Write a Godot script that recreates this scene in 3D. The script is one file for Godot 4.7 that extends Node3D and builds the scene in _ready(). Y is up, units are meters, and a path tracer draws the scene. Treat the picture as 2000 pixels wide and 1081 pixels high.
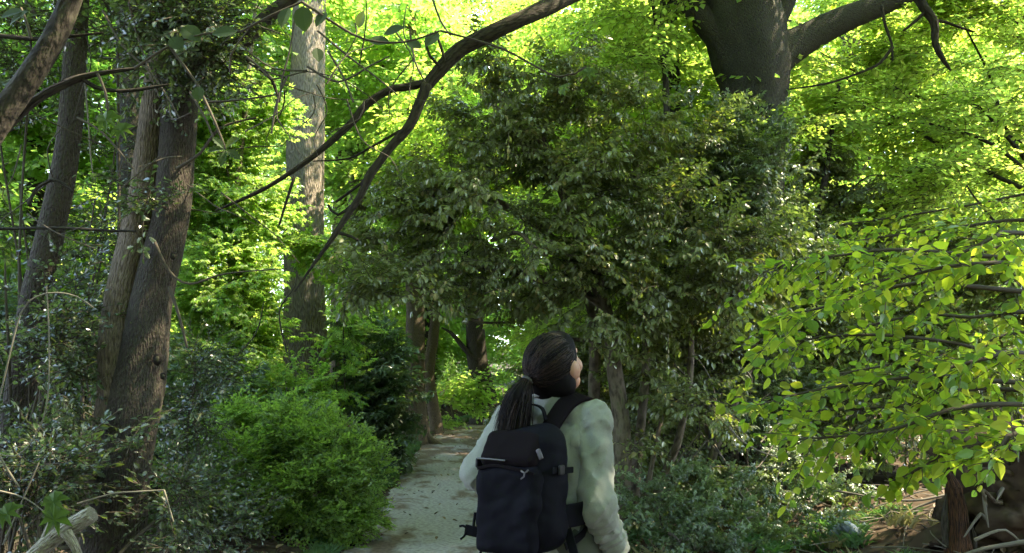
extends Node3D
# A woodland path in spring: a walker with a dark backpack looks up into the trees.

const FOCAL := 1570.0
const EYE := Vector3(0, 1.5, 0)
const PITCH := 6.8
const MID := 840.0
var look := Basis(Vector3.RIGHT, deg_to_rad(PITCH))
var M := {}
var L := {}
var S := {}
var taken := {}
var rng := RandomNumberGenerator.new()
var lump := FastNoiseLite.new()

func _ready() -> void:
	camera_and_light()
	materials()
	leaf_shapes()
	sprays()
	ground_and_path()
	trees()
	shrubs()
	undergrowth()
	fallen_wood()
	walker()
	rucksack()

# ---------------------------------------------------------------- camera, sky, sun
func camera_and_light() -> void:
	var c := Camera3D.new()
	c.name = "camera"
	c.fov = rad_to_deg(2.0 * atan(540.5 / FOCAL))
	c.near = 0.05
	c.far = 400.0
	c.transform = Transform3D(look, EYE)
	c.current = true
	add_child(c)
	var e := Environment.new()
	e.background_mode = Environment.BG_SKY
	var s := ProceduralSkyMaterial.new()
	s.sky_top_color = Color(0.57, 0.68, 0.84)
	s.sky_horizon_color = Color(0.90, 0.91, 0.90)
	s.sky_curve = 0.16
	s.ground_bottom_color = Color(0.20, 0.22, 0.14)
	s.ground_horizon_color = Color(0.55, 0.62, 0.55)
	s.sky_energy_multiplier = 1.25
	var sky := Sky.new()
	sky.sky_material = s
	e.sky = sky
	e.tonemap_mode = Environment.TONE_MAPPER_LINEAR
	e.tonemap_exposure = 7.9
	e.sdfgi_enabled = true
	e.ssao_enabled = true
	e.ssil_enabled = true
	var w := WorldEnvironment.new()
	w.name = "world"
	w.environment = e
	add_child(w)
	var sun := DirectionalLight3D.new()
	sun.name = "sun"
	sun.light_energy = 1.6
	sun.light_color = Color(1.0, 0.93, 0.80)
	sun.light_angular_distance = 0.5
	sun.shadow_enabled = true
	var to_sun := Vector3(0.60, 0.78, -0.04).normalized()
	sun.basis = Basis.looking_at(-to_sun, Vector3.UP)
	add_child(sun)

# ---------------------------------------------------------------- small helpers
# the point at that depth (metres in front of the lens) where the photograph shows a thing
func at(px: float, py: float, depth: float) -> Vector3:
	var d := look * Vector3((px - 1000.0) / FOCAL, (540.5 - py) / FOCAL, -1.0)
	return EYE + d * (depth / -d.z)

func numbered(called: String) -> String:
	var n: int = taken.get(called, -1) + 1
	taken[called] = n
	return called if n == 0 else "%s_%03d" % [called, n]

func tag(o: Node3D, label := "", category := "", group := "", kind := "") -> Node3D:
	if label: o.set_meta("label", label)
	if category: o.set_meta("category", category)
	if group: o.set_meta("group", group)
	if kind: o.set_meta("kind", kind)
	return o

func thing(called: String, label: String, category: String, where: Vector3, group := "") -> Node3D:
	var o := Node3D.new()
	o.name = numbered(called)
	add_child(o)
	o.position = where
	return tag(o, label, category, group)

func part(called: String, mesh: Mesh, parent: Node3D, where := Transform3D.IDENTITY) -> MeshInstance3D:
	var o := MeshInstance3D.new()
	o.name = called
	o.mesh = mesh
	parent.add_child(o, true)
	o.transform = where
	return o

func sheet(called: String, mesh: Mesh, kind: String, label := "", category := "") -> MeshInstance3D:
	var o := MeshInstance3D.new()
	o.name = numbered(called)
	o.mesh = mesh
	add_child(o)
	tag(o, label, category, "", kind)
	return o

func many(called: String, mesh: Mesh, where: Array, parent: Node3D, kind := "stuff") -> MultiMeshInstance3D:
	var mm := MultiMesh.new()
	mm.transform_format = MultiMesh.TRANSFORM_3D
	mm.mesh = mesh
	mm.instance_count = where.size()
	for i in where.size():
		mm.set_instance_transform(i, where[i])
	var o := MultiMeshInstance3D.new()
	o.name = called
	o.multimesh = mm
	parent.add_child(o, true)
	if kind: o.set_meta("kind", kind)
	return o

func lin(r: float, g: float, b: float) -> Color:
	return Color(r, g, b).linear_to_srgb()

func rnd(a: float, b: float) -> float:
	return rng.randf_range(a, b)

func rdir() -> Vector3:
	var z := rnd(-1, 1)
	var a := rnd(0, TAU)
	var r := sqrt(1.0 - z * z)
	return Vector3(r * cos(a), z, r * sin(a))

func facing(dir: Vector3, up: Vector3) -> Basis:          # z along dir, y near up
	var z := dir.normalized()
	var x := up.cross(z)
	if x.length_squared() < 1e-6:
		x = Vector3.RIGHT.cross(z)
	x = x.normalized()
	return Basis(x, z.cross(x), z)

class Buf:
	var v := PackedVector3Array()
	var n := PackedVector3Array()
	var uv := PackedVector2Array()
	var i := PackedInt32Array()
	var c := PackedColorArray()

	func add(shape: Array, xf: Transform3D) -> void:      # shape: [points, indices], faces stay flat
		var k := v.size()
		v.append_array(xf * (shape[0] as PackedVector3Array))
		for j in shape[1]:
			i.append(j + k)

	func to_mesh(mat: Material, mesh: ArrayMesh = null) -> ArrayMesh:
		if mesh == null:
			mesh = ArrayMesh.new()
		if i.is_empty():
			return mesh
		var a := []
		a.resize(Mesh.ARRAY_MAX)
		a[Mesh.ARRAY_VERTEX] = v
		if n.size() == v.size(): a[Mesh.ARRAY_NORMAL] = n
		if uv.size() == v.size(): a[Mesh.ARRAY_TEX_UV] = uv
		if c.size() == v.size(): a[Mesh.ARRAY_COLOR] = c
		a[Mesh.ARRAY_INDEX] = i
		mesh.add_surface_from_arrays(Mesh.PRIMITIVE_TRIANGLES, a)
		mesh.surface_set_material(mesh.get_surface_count() - 1, mat)
		return mesh

# a smooth line through points with radii: [points, radii]
func spline(p: Array, r: Array, step: float) -> Array:
	var op := PackedVector3Array()
	var orr := PackedFloat32Array()
	for k in p.size() - 1:
		var a: Vector3 = p[maxi(k - 1, 0)]
		var b: Vector3 = p[k]
		var c: Vector3 = p[k + 1]
		var d: Vector3 = p[mini(k + 2, p.size() - 1)]
		var m := maxi(1, int(ceil(b.distance_to(c) / step)))
		for j in m:
			var t := float(j) / m
			op.append(b.cubic_interpolate(c, a, d, t))
			orr.append(lerpf(r[k], r[k + 1], t))
	op.append(p[-1])
	orr.append(r[-1])
	return [op, orr]

func tube(b: Buf, p: PackedVector3Array, r: PackedFloat32Array, sides: int, rough := 0.0, flute := 0.0, oval := 1.0, cap := true) -> void:
	var first := b.v.size()
	var rep := maxi(1, int(round(TAU * r[0] / 0.4)))
	var x := Vector3.RIGHT
	var along := 0.0
	for k in p.size():
		var dir := (p[mini(k + 1, p.size() - 1)] - p[maxi(k - 1, 0)]).normalized()
		x = (x - dir * x.dot(dir))
		if x.length_squared() < 1e-5:
			x = dir.cross(Vector3.FORWARD)
		x = x.normalized()
		var y := dir.cross(x)
		if k: along += p[k].distance_to(p[k - 1])
		for j in sides + 1:
			var a := TAU * (j % sides) / sides
			var out := x * cos(a) + y * sin(a) * oval
			var q := r[k]
			if rough > 0.0:
				var s := p[k] + out * r[k]
				q *= 1.0 + rough * (lump.get_noise_3d(s.x * 90.0, s.y * 32.0, s.z * 90.0) + 0.6 * lump.get_noise_3d(s.x * 260.0, s.y * 110.0, s.z * 260.0))
			if flute > 0.0:
				q *= 1.0 + flute * (0.6 * cos(3.0 * a + 1.0 + along * 0.5) + 0.4 * cos(5.0 * a + 2.3 - along * 0.3))
			b.v.append(p[k] + out * q)
			b.n.append(out.normalized())
			b.uv.append(Vector2(float(j) / sides * rep, along / 0.4))
	for k in p.size() - 1:
		for j in sides:
			var q := first + k * (sides + 1) + j
			b.i.append_array([q, q + sides + 1, q + 1, q + 1, q + sides + 1, q + sides + 2])
	if cap:
		for e in 2:
			var k: int = 0 if e == 0 else p.size() - 1
			var dir := (p[0] - p[1]).normalized() if e == 0 else (p[-1] - p[-2]).normalized()
			var c := b.v.size()
			b.v.append(p[k] + dir * r[k] * 0.15)
			b.n.append(dir)
			b.uv.append(Vector2(0.5, 0.5))
			for j in sides + 1:
				b.v.append(b.v[first + k * (sides + 1) + j])
				b.n.append(dir)
				b.uv.append(Vector2(0.5 + 0.5 * cos(TAU * j / sides), 0.5 + 0.5 * sin(TAU * j / sides)))
			for j in sides:
				if e == 0: b.i.append_array([c, c + 1 + j, c + 2 + j])
				else: b.i.append_array([c, c + 2 + j, c + 1 + j])

func limb(called: String, root: Node3D, mat: Material, p: Array, r: Array, step := 0.1, sides := 12, rough := 0.08, flute := 0.0, oval := 1.0) -> MeshInstance3D:
	var q := []
	for v in p: q.append(v - root.position)
	var s := spline(q, r, step)
	var b := Buf.new()
	tube(b, s[0], s[1], sides, rough, flute, oval)
	smooth(b)
	return part(called, b.to_mesh(mat), root)

# normals from the faces, joined where points coincide
func smooth(b: Buf) -> void:
	var sum := {}
	var keys := []
	for q in b.v: keys.append(Vector3i((q * 20000.0).round()))
	for t in range(0, b.i.size(), 3):
		var f := (b.v[b.i[t + 2]] - b.v[b.i[t]]).cross(b.v[b.i[t + 1]] - b.v[b.i[t]])
		for k in 3:
			var key: Vector3i = keys[b.i[t + k]]
			sum[key] = sum.get(key, Vector3.ZERO) + f
	b.n.resize(b.v.size())
	for k in b.v.size():
		var g: Vector3 = sum.get(keys[k], Vector3.UP)
		b.n[k] = g.normalized() if g.length_squared() > 0.0 else Vector3.UP

# ---------------------------------------------------------------- materials
func grain(freq: float, colors: Array, seed_: int, size := 256, octaves := 4, cellular := false) -> NoiseTexture2D:
	var n := FastNoiseLite.new()
	n.seed = seed_
	n.noise_type = FastNoiseLite.TYPE_CELLULAR if cellular else FastNoiseLite.TYPE_SIMPLEX_SMOOTH
	n.frequency = freq
	n.fractal_octaves = octaves
	var g := Gradient.new()
	var off := PackedFloat32Array()
	var col := PackedColorArray()
	for k in colors.size():
		off.append(float(k) / (colors.size() - 1))
		col.append(colors[k])
	g.offsets = off
	g.colors = col
	var t := NoiseTexture2D.new()
	t.width = size
	t.height = size
	t.seamless = true
	t.noise = n
	t.color_ramp = g
	return t

func plain(c: Color, rough := 0.8, spec := 0.5) -> StandardMaterial3D:
	var m := StandardMaterial3D.new()
	m.albedo_color = c
	m.roughness = rough
	m.metallic_specular = spec
	m.cull_mode = BaseMaterial3D.CULL_DISABLED
	return m

# green matter: what it reflects, what shines through it (linear), and the share that does
func leaf_mat(c: Vector3, through: Vector3, share: float, rough: float, spec := 0.5) -> StandardMaterial3D:
	var m := plain(lin(c.x, c.y, c.z), rough, spec)
	if share > 0.0:
		var t := through / maxf(through.x, maxf(through.y, through.z)) * share * 2.0
		m.backlight_enabled = true
		m.backlight = lin(t.x, t.y, t.z)
	return m

func bark(tex: Texture2D, relief: Texture2D, uv: Vector3, depth: float, rough := 0.9) -> StandardMaterial3D:
	var m := StandardMaterial3D.new()
	m.albedo_texture = tex
	m.roughness = rough
	m.metallic_specular = 0.25
	m.uv1_scale = uv
	if relief:
		m.heightmap_enabled = true
		m.heightmap_texture = relief
		m.heightmap_scale = depth
	return m

func materials() -> void:
	lump.seed = 3
	lump.frequency = 0.02
	lump.fractal_octaves = 3
	var bumps := grain(0.03, [Color.BLACK, Color.WHITE], 5, 256, 4)
	var ridges := grain(0.025, [Color.BLACK, Color(0.5, 0.5, 0.5), Color.WHITE, Color.WHITE], 6, 256, 3)
	M.beech_bark = bark(grain(0.012, [lin(0.010, 0.009, 0.008), lin(0.03, 0.027, 0.023), lin(0.045, 0.040, 0.035), lin(0.034, 0.036, 0.022), lin(0.09, 0.082, 0.072)], 11, 512, 5), bumps, Vector3(2, 1.4, 1), 1.0)
	M.stem_bark = bark(grain(0.012, [lin(0.010, 0.008, 0.007), lin(0.03, 0.024, 0.020), lin(0.05, 0.041, 0.034), lin(0.032, 0.033, 0.02), lin(0.11, 0.095, 0.082)], 18, 512, 5), bumps, Vector3(2, 1.0, 1), 1.4)
	M.dark_bark = bark(grain(0.012, [lin(0.010, 0.009, 0.007), lin(0.025, 0.021, 0.016), lin(0.042, 0.036, 0.028), lin(0.034, 0.038, 0.018)], 12, 512), bumps, Vector3(1, 0.6, 1), 0.8)
	M.pale_bark = bark(grain(0.02, [lin(0.05, 0.04, 0.03), lin(0.13, 0.11, 0.085), lin(0.20, 0.175, 0.145), lin(0.28, 0.255, 0.22)], 13, 512), ridges, Vector3(1.5, 0.3, 1), 3.0)
	M.brown_bark = bark(grain(0.02, [lin(0.04, 0.03, 0.02), lin(0.10, 0.08, 0.055), lin(0.17, 0.135, 0.10)], 14, 512), ridges, Vector3(2, 0.7, 1), 1.2)
	M.holly_bark = bark(grain(0.015, [lin(0.03, 0.026, 0.018), lin(0.075, 0.06, 0.044), lin(0.12, 0.10, 0.075), lin(0.075, 0.08, 0.04)], 15, 256), bumps, Vector3(1, 0.7, 1), 0.4)
	M.dead_wood = bark(grain(0.02, [lin(0.06, 0.05, 0.035), lin(0.20, 0.175, 0.135), lin(0.30, 0.27, 0.22), lin(0.13, 0.16, 0.09)], 16, 512), bumps, Vector3(2, 1, 1), 1.2)
	M.rotten = bark(grain(0.02, [lin(0.008, 0.006, 0.005), lin(0.025, 0.015, 0.01), lin(0.09, 0.042, 0.018), lin(0.02, 0.013, 0.01)], 17, 256), ridges, Vector3(4, 0.6, 1), 2.5)
	M.twig = plain(lin(0.05, 0.042, 0.03), 0.85, 0.3)
	M.pale_twig = plain(lin(0.11, 0.10, 0.075), 0.8, 0.3)
	M.grey_twig = plain(lin(0.09, 0.08, 0.062), 0.85, 0.3)
	# soil under litter, trodden grit
	M.soil = StandardMaterial3D.new()
	M.soil.albedo_texture = grain(0.02, [lin(0.014, 0.010, 0.007), lin(0.036, 0.026, 0.018), lin(0.06, 0.045, 0.031), lin(0.03, 0.034, 0.016)], 21, 512, 5)
	M.soil.roughness = 1.0
	M.soil.metallic_specular = 0.15
	M.soil.uv1_triplanar = true
	M.soil.uv1_world_triplanar = true
	M.soil.uv1_scale = Vector3(0.45, 0.45, 0.45)
	M.soil.heightmap_enabled = true
	M.soil.heightmap_texture = bumps
	M.soil.heightmap_scale = 2.5
	M.grit = StandardMaterial3D.new()
	M.grit.albedo_texture = grain(0.05, [lin(0.12, 0.108, 0.10), lin(0.225, 0.208, 0.205), lin(0.30, 0.282, 0.28), lin(0.19, 0.165, 0.145)], 22, 512, 5)
	M.grit.roughness = 0.95
	M.grit.metallic_specular = 0.25
	M.grit.uv1_triplanar = true
	M.grit.uv1_world_triplanar = true
	M.grit.uv1_scale = Vector3(0.7, 0.7, 0.7)
	M.grit.heightmap_enabled = true
	M.grit.heightmap_texture = bumps
	M.grit.heightmap_scale = 0.12
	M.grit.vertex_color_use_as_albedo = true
	M.pebbles = [plain(lin(0.24, 0.225, 0.21)), plain(lin(0.12, 0.105, 0.09)), plain(lin(0.38, 0.365, 0.34))]
	M.stone = plain(lin(0.20, 0.23, 0.26), 0.8)
	M.stone.albedo_texture = grain(0.03, [lin(0.5, 0.52, 0.52), lin(0.9, 0.93, 0.95), lin(1, 1, 1)], 23)
	M.stone.uv1_triplanar = true
	M.stone.uv1_scale = Vector3(4, 4, 4)
	M.litter = [plain(lin(0.10, 0.06, 0.034), 0.8), plain(lin(0.17, 0.12, 0.07), 0.8), plain(lin(0.055, 0.037, 0.022), 0.8)]
	# leaves
	M.beech = [leaf_mat(Vector3(0.085, 0.125, 0.026), Vector3(0.66, 0.90, 0.13), 0.42, 0.6, 0.3), leaf_mat(Vector3(0.11, 0.145, 0.03), Vector3(0.76, 0.92, 0.16), 0.46, 0.6, 0.3), leaf_mat(Vector3(0.065, 0.105, 0.024), Vector3(0.56, 0.84, 0.11), 0.38, 0.6, 0.3)]
	M.maple = [leaf_mat(Vector3(0.07, 0.115, 0.03), Vector3(0.58, 0.88, 0.13), 0.41, 0.5), leaf_mat(Vector3(0.095, 0.14, 0.035), Vector3(0.68, 0.90, 0.16), 0.45, 0.5), leaf_mat(Vector3(0.05, 0.09, 0.028), Vector3(0.48, 0.82, 0.12), 0.38, 0.45)]
	M.holly = [leaf_mat(Vector3(0.074, 0.086, 0.038), Vector3(0.5, 0.7, 0.08), 0.10, 0.42, 0.35), leaf_mat(Vector3(0.094, 0.108, 0.052), Vector3(0.5, 0.7, 0.08), 0.12, 0.22, 0.55), leaf_mat(Vector3(0.12, 0.105, 0.05), Vector3(0.65, 0.62, 0.1), 0.16, 0.45, 0.3)]
	M.prickly = [leaf_mat(Vector3(0.026, 0.038, 0.022), Vector3(0.45, 0.7, 0.1), 0.06, 0.30, 0.5), leaf_mat(Vector3(0.038, 0.054, 0.032), Vector3(0.45, 0.7, 0.1), 0.07, 0.24, 0.55), leaf_mat(Vector3(0.055, 0.068, 0.034), Vector3(0.55, 0.75, 0.1), 0.12, 0.4, 0.4)]  # darker copy of holly: the shade at the left is put into it
	M.fresh = [leaf_mat(Vector3(0.062, 0.105, 0.016), Vector3(0.62, 0.90, 0.05), 0.27, 0.6, 0.2), leaf_mat(Vector3(0.08, 0.12, 0.016), Vector3(0.72, 0.90, 0.05), 0.33, 0.6, 0.2), leaf_mat(Vector3(0.045, 0.085, 0.016), Vector3(0.5, 0.85, 0.06), 0.22, 0.6, 0.2), leaf_mat(Vector3(0.07, 0.10, 0.02), Vector3(0.8, 0.88, 0.06), 0.38, 0.55, 0.25), leaf_mat(Vector3(0.05, 0.095, 0.024), Vector3(0.5, 0.85, 0.1), 0.16, 0.35, 0.5)]
	M.dark_maple = leaf_mat(Vector3(0.03, 0.05, 0.018), Vector3(0.45, 0.75, 0.08), 0.10, 0.6, 0.2)  # this and the next: silhouette darkness is put into the leaf colour
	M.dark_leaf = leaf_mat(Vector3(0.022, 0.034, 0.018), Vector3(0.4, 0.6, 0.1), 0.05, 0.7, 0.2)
	M.laurel = [leaf_mat(Vector3(0.036, 0.062, 0.034), Vector3(0.35, 0.6, 0.14), 0.08, 0.32), leaf_mat(Vector3(0.055, 0.09, 0.052), Vector3(0.4, 0.6, 0.15), 0.10, 0.30), leaf_mat(Vector3(0.028, 0.048, 0.028), Vector3(0.35, 0.6, 0.12), 0.06, 0.38)]
	M.privet = [leaf_mat(Vector3(0.07, 0.115, 0.03), Vector3(0.54, 0.84, 0.1), 0.28, 0.4), leaf_mat(Vector3(0.10, 0.145, 0.035), Vector3(0.58, 0.88, 0.1), 0.34, 0.4), leaf_mat(Vector3(0.05, 0.09, 0.03), Vector3(0.42, 0.76, 0.12), 0.24, 0.35)]
	M.ivy = [leaf_mat(Vector3(0.042, 0.066, 0.030), Vector3(0.4, 0.6, 0.1), 0.08, 0.36), leaf_mat(Vector3(0.062, 0.09, 0.044), Vector3(0.4, 0.6, 0.12), 0.10, 0.32), leaf_mat(Vector3(0.032, 0.05, 0.024), Vector3(0.4, 0.6, 0.08), 0.06, 0.4)]
	M.grass = [leaf_mat(Vector3(0.045, 0.075, 0.03), Vector3(0.4, 0.7, 0.1), 0.2, 0.5), leaf_mat(Vector3(0.04, 0.075, 0.034), Vector3(0.34, 0.7, 0.14), 0.18, 0.5), leaf_mat(Vector3(0.14, 0.125, 0.06), Vector3(0.6, 0.6, 0.2), 0.15, 0.6)]

# ---------------------------------------------------------------- leaves: stem at the origin, tip along z, face up
func blade(profile: Array, fold: float, bend: float) -> Array:      # profile: [[share of length, half width], ...]
	var p := PackedVector3Array()
	var id := PackedInt32Array()
	for k in profile.size():
		var t: float = profile[k][0]
		var w: float = profile[k][1]
		var y := -bend * t * t
		p.append_array([Vector3(-w, y + fold * w, t), Vector3(0, y, t), Vector3(w, y + fold * w, t)])
	for k in profile.size() - 1:
		var a := k * 3
		for j in 2:
			if profile[k][1] > 0.001: id.append_array([a + j, a + 3 + j, a + 1 + j])
			if profile[k + 1][1] > 0.001: id.append_array([a + 1 + j, a + 3 + j, a + 4 + j])
			elif profile[k][1] <= 0.001: pass
	return [p, id]

func lobed(tips: Array, notch: float, fold: float) -> Array:        # tips: [[angle in degrees, length], ...], left to right
	var p := PackedVector3Array([Vector3.ZERO, Vector3(0, 0, 0.45)])
	var id := PackedInt32Array()
	for k in tips.size():
		var a := deg_to_rad(tips[k][0])
		var l: float = tips[k][1]
		var tip := Vector3(sin(a) * l, -absf(sin(a)) * fold - 0.12 * l, cos(a) * l + 0.25)
		if k:
			var a2 := deg_to_rad((tips[k][0] + tips[k - 1][0]) * 0.5)
			p.append(Vector3(sin(a2) * notch, absf(sin(a2)) * fold * 0.6, cos(a2) * notch + 0.25))
		p.append(tip)
	for k in range(2, p.size() - 1):
		id.append_array([1, k, k + 1])
	id.append_array([0, 2, 1, 0, 1, p.size() - 1])
	return [p, id]

func leaf_shapes() -> void:
	L.oval = blade([[0, 0], [0.12, 0.0], [0.28, 0.24], [0.5, 0.34], [0.74, 0.27], [0.9, 0.12], [1, 0]], 0.18, 0.10)
	L.oval_curled = blade([[0, 0], [0.10, 0.0], [0.28, 0.20], [0.5, 0.28], [0.72, 0.25], [0.9, 0.10], [1, 0]], 0.7, 0.30)
	L.oval_flat = blade([[0, 0], [0.12, 0.0], [0.26, 0.27], [0.46, 0.37], [0.7, 0.31], [0.88, 0.15], [1, 0]], -0.15, -0.08)
	L.oval_low = blade([[0, 0], [0.45, 0.34], [0.78, 0.22], [1, 0]], 0.2, 0.08)
	L.kite = blade([[0, 0], [0.5, 0.33], [1, 0]], 0.25, 0.1)
	L.glossy = blade([[0, 0], [0.14, 0.02], [0.35, 0.22], [0.62, 0.23], [0.85, 0.11], [1, 0]], 0.35, 0.22)
	L.glossy_low = blade([[0, 0], [0.4, 0.23], [0.75, 0.19], [1, 0]], 0.4, 0.2)
	L.long = blade([[0, 0], [0.35, 0.13], [0.7, 0.14], [1, 0]], 0.25, 0.2)
	L.spiny = blade([[0, 0], [0.14, 0.16], [0.24, 0.13], [0.36, 0.30], [0.46, 0.19], [0.58, 0.31], [0.68, 0.17], [0.80, 0.22], [0.88, 0.08], [1, 0]], 0.45, 0.15)
	L.maple = lobed([[-125, 0.35], [-75, 0.62], [-34, 0.72], [0, 0.80], [34, 0.72], [75, 0.62], [125, 0.35]], 0.34, 0.12)
	L.ivy = lobed([[-110, 0.45], [-55, 0.55], [0, 0.75], [55, 0.55], [110, 0.45]], 0.38, 0.08)

# a leafy spray: a twig along z, side twigs left and right, leaves in turn along each
func spray(k: Dictionary, seed_: int) -> ArrayMesh:
	rng.seed = seed_
	var bufs := []
	for m in k.mats: bufs.append(Buf.new())
	var tw := Buf.new()
	var lines := []
	var end: Vector3 = Vector3(rnd(-0.1, 0.1), -k.sag, 1.0) * k.length
	var ctl: Vector3 = Vector3(rnd(-0.1, 0.1), k.sag * 0.3, 0.5) * k.length
	lines.append([Vector3.ZERO, ctl, end])
	for s in int(k.sides):
		var t := rnd(0.12, 0.9)
		var o := Vector3.ZERO.lerp(ctl, t).lerp(ctl.lerp(end, t), t)
		var a := deg_to_rad(rnd(30, 65)) * (1 if s % 2 else -1)
		var d := Vector3(sin(a), rnd(-k.tumble, k.tumble) * 0.6, cos(a)).normalized()
		var l: float = k.length * rnd(0.3, 0.6) * (1.15 - 0.6 * t)
		lines.append([o, o + d * l * 0.5 + Vector3(0, k.sag * 0.1 * l, 0), o + d * l + Vector3(0, -k.sag * l, 0)])
	for line in lines:
		var p := PackedVector3Array()
		var r := PackedFloat32Array()
		for j in 4:
			var t := j / 3.0
			p.append(line[0].lerp(line[1], t).lerp(line[1].lerp(line[2], t), t))
			r.append(lerpf(k.twig, k.twig * 0.35, t))
		tube(tw, p, r, 3, 0, 0, 1, false)
		var l: float = line[0].distance_to(line[2])
		var n := maxi(2, int(l / k.gap))
		for j in n:
			var t := (j + rnd(0.2, 0.8)) / n
			if line == lines[0] and t < 0.15: continue
			var o: Vector3 = line[0].lerp(line[1], t).lerp(line[1].lerp(line[2], t), t)
			var d: Vector3 = (line[2] - line[0]).normalized()
			var turn := deg_to_rad(rnd(35, 75)) * (1 if j % 2 else -1)
			if j == n - 1: turn *= 0.2
			if k.whorl: turn = rnd(-PI, PI) * 0.7
			d = d.rotated(Vector3.UP, turn)
			d = (d + rdir() * k.tumble * 0.6 + Vector3.DOWN * k.hang * rnd(0.3, 1.2)).normalized()
			var up: Vector3 = (Vector3.UP + rdir() * k.tumble).normalized()
			var z: float = k.leaf * rnd(0.65, 1.15)
			var x := z * rnd(0.85, 1.15) * float(k.wide)
			(bufs[int(rng.randf() * rng.randf() * 1.3 * bufs.size()) % bufs.size()] as Buf).add(L[k.shape], Transform3D(facing(d, up) * Basis.from_scale(Vector3(x, z, z)), o))
	var mesh := ArrayMesh.new()
	tw.to_mesh(M.twig, mesh)
	for j in bufs.size(): bufs[j].to_mesh(k.mats[j], mesh)
	return mesh

func sprays() -> void:
	var base := {"length": 0.8, "sag": 0.12, "sides": 6, "tumble": 0.45, "hang": 0.25, "gap": 0.055, "twig": 0.004, "leaf": 0.085, "wide": 1.0, "whorl": false}
	var kinds := {
		"beech": {"mats": M.beech, "shape": "oval_low", "leaf": 0.085},
		"beech_far": {"mats": M.beech, "shape": "kite", "leaf": 0.12, "length": 1.3, "sides": 9, "gap": 0.085},
		"maple": {"mats": M.maple, "shape": "maple", "leaf": 0.11, "gap": 0.08, "hang": 0.5},
		"maple_far": {"mats": M.maple, "shape": "kite", "leaf": 0.15, "length": 1.3, "sides": 9, "gap": 0.09, "wide": 1.4, "hang": 0.4},
		"holly": {"mats": M.holly, "shape": "glossy_low", "leaf": 0.072, "length": 0.5, "sides": 6, "gap": 0.026, "tumble": 0.5, "hang": 0.8, "wide": 1.1},
		"holly_near": {"mats": M.prickly, "shape": "spiny", "leaf": 0.043, "length": 0.45, "sides": 5, "gap": 0.032, "tumble": 0.8, "hang": 0.2},
		"laurel": {"mats": M.laurel, "shape": "long", "leaf": 0.13, "length": 0.5, "sides": 5, "gap": 0.035, "tumble": 0.6, "hang": 0.3, "whorl": true},
		"privet": {"mats": M.privet, "shape": "kite", "leaf": 0.042, "length": 0.36, "sides": 8, "gap": 0.018, "tumble": 0.7, "hang": 0.0, "twig": 0.002},
		"ivy": {"mats": M.ivy, "shape": "ivy", "leaf": 0.05, "length": 0.5, "sides": 5, "gap": 0.03, "tumble": 0.7, "hang": 0.7, "twig": 0.002},
	}
	var s := 100
	for key in kinds:
		var k := base.duplicate()
		k.merge(kinds[key], true)
		S[key] = [spray(k, s), spray(k, s + 1)]
		s += 2

# places for sprays: clumps are [centre, radii]; nothing where open(point) says no
func scatter(clumps: Array, count: int, size := Vector2(0.8, 1.25), level := 0.5, gaps := -0.2, grow := 0.45) -> Array:
	var out := []
	var weight := []
	var total := 0.0
	for c in clumps:
		total += pow(c[1].x * c[1].y * c[1].z, 0.6667)
		weight.append(total)
	var tries := 0
	while out.size() < count and tries < count * 4:
		tries += 1
		var pick := rng.randf() * total
		var k := 0
		while weight[k] < pick: k += 1
		var d := rdir()
		var c: Array = clumps[k]
		var p: Vector3 = c[0] + d * c[1] * lerpf(0.35, 1.0, sqrt(rng.randf()))
		if lump.get_noise_3d(p.x * 55.0, p.y * 70.0, p.z * 55.0) < gaps: continue
		var z := (d + rdir() * 0.7) * Vector3(1, 1.0 - level, 1)
		if z.length_squared() < 0.01: z = Vector3(d.x, 0, d.z + 0.1)
		var sc := rnd(size.x, size.y)
		var b := facing(z, (Vector3.UP + rdir() * 0.35).normalized())
		if rng.randf() < 0.5: b = b * Basis(Vector3.BACK, rnd(-0.5, 0.5))
		out.append(Transform3D(b * Basis.from_scale(Vector3(sc, sc, sc)), p - z.normalized() * grow * sc))
	return out
# ---------------------------------------------------------------- ground and path
const WAY := [[-14.0, -0.3], [0.0, -0.42], [3.0, -0.45], [6.65, -0.66], [8.6, -0.70], [11.6, -0.86], [15.4, -1.08], [19.0, -1.2], [23.0, -0.85], [28.0, 0.4], [34.0, 2.6], [46.0, 8.0]]

func way(depth: float) -> float:
	for k in WAY.size() - 1:
		if depth <= WAY[k + 1][0]:
			var t := clampf((depth - WAY[k][0]) / (WAY[k + 1][0] - WAY[k][0]), 0.0, 1.0)
			return cubic_interpolate(WAY[k][1], WAY[k + 1][1], WAY[maxi(k - 1, 0)][1], WAY[mini(k + 2, WAY.size() - 1)][1], t)
	return WAY[-1][1]

func height(x: float, z: float) -> float:
	var off := absf(x - way(-z))
	var bank := smoothstep(0.75, 2.2, off)
	var h := bank * (0.10 + 0.10 * lump.get_noise_2d(x * 30.0, z * 30.0) + 0.05 * lump.get_noise_2d(x * 160.0, z * 160.0))
	h += 0.025 * lump.get_noise_2d(x * 40.0 + 99.0, z * 40.0)
	h += maxf(0.0, -z - 24.0) * 0.045 * bank + maxf(0.0, -z - 24.0) * 0.012
	h += 0.28 * smoothstep(1.6, 4.5, x) * smoothstep(3.5, 6.5, -z)
	return h

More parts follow.
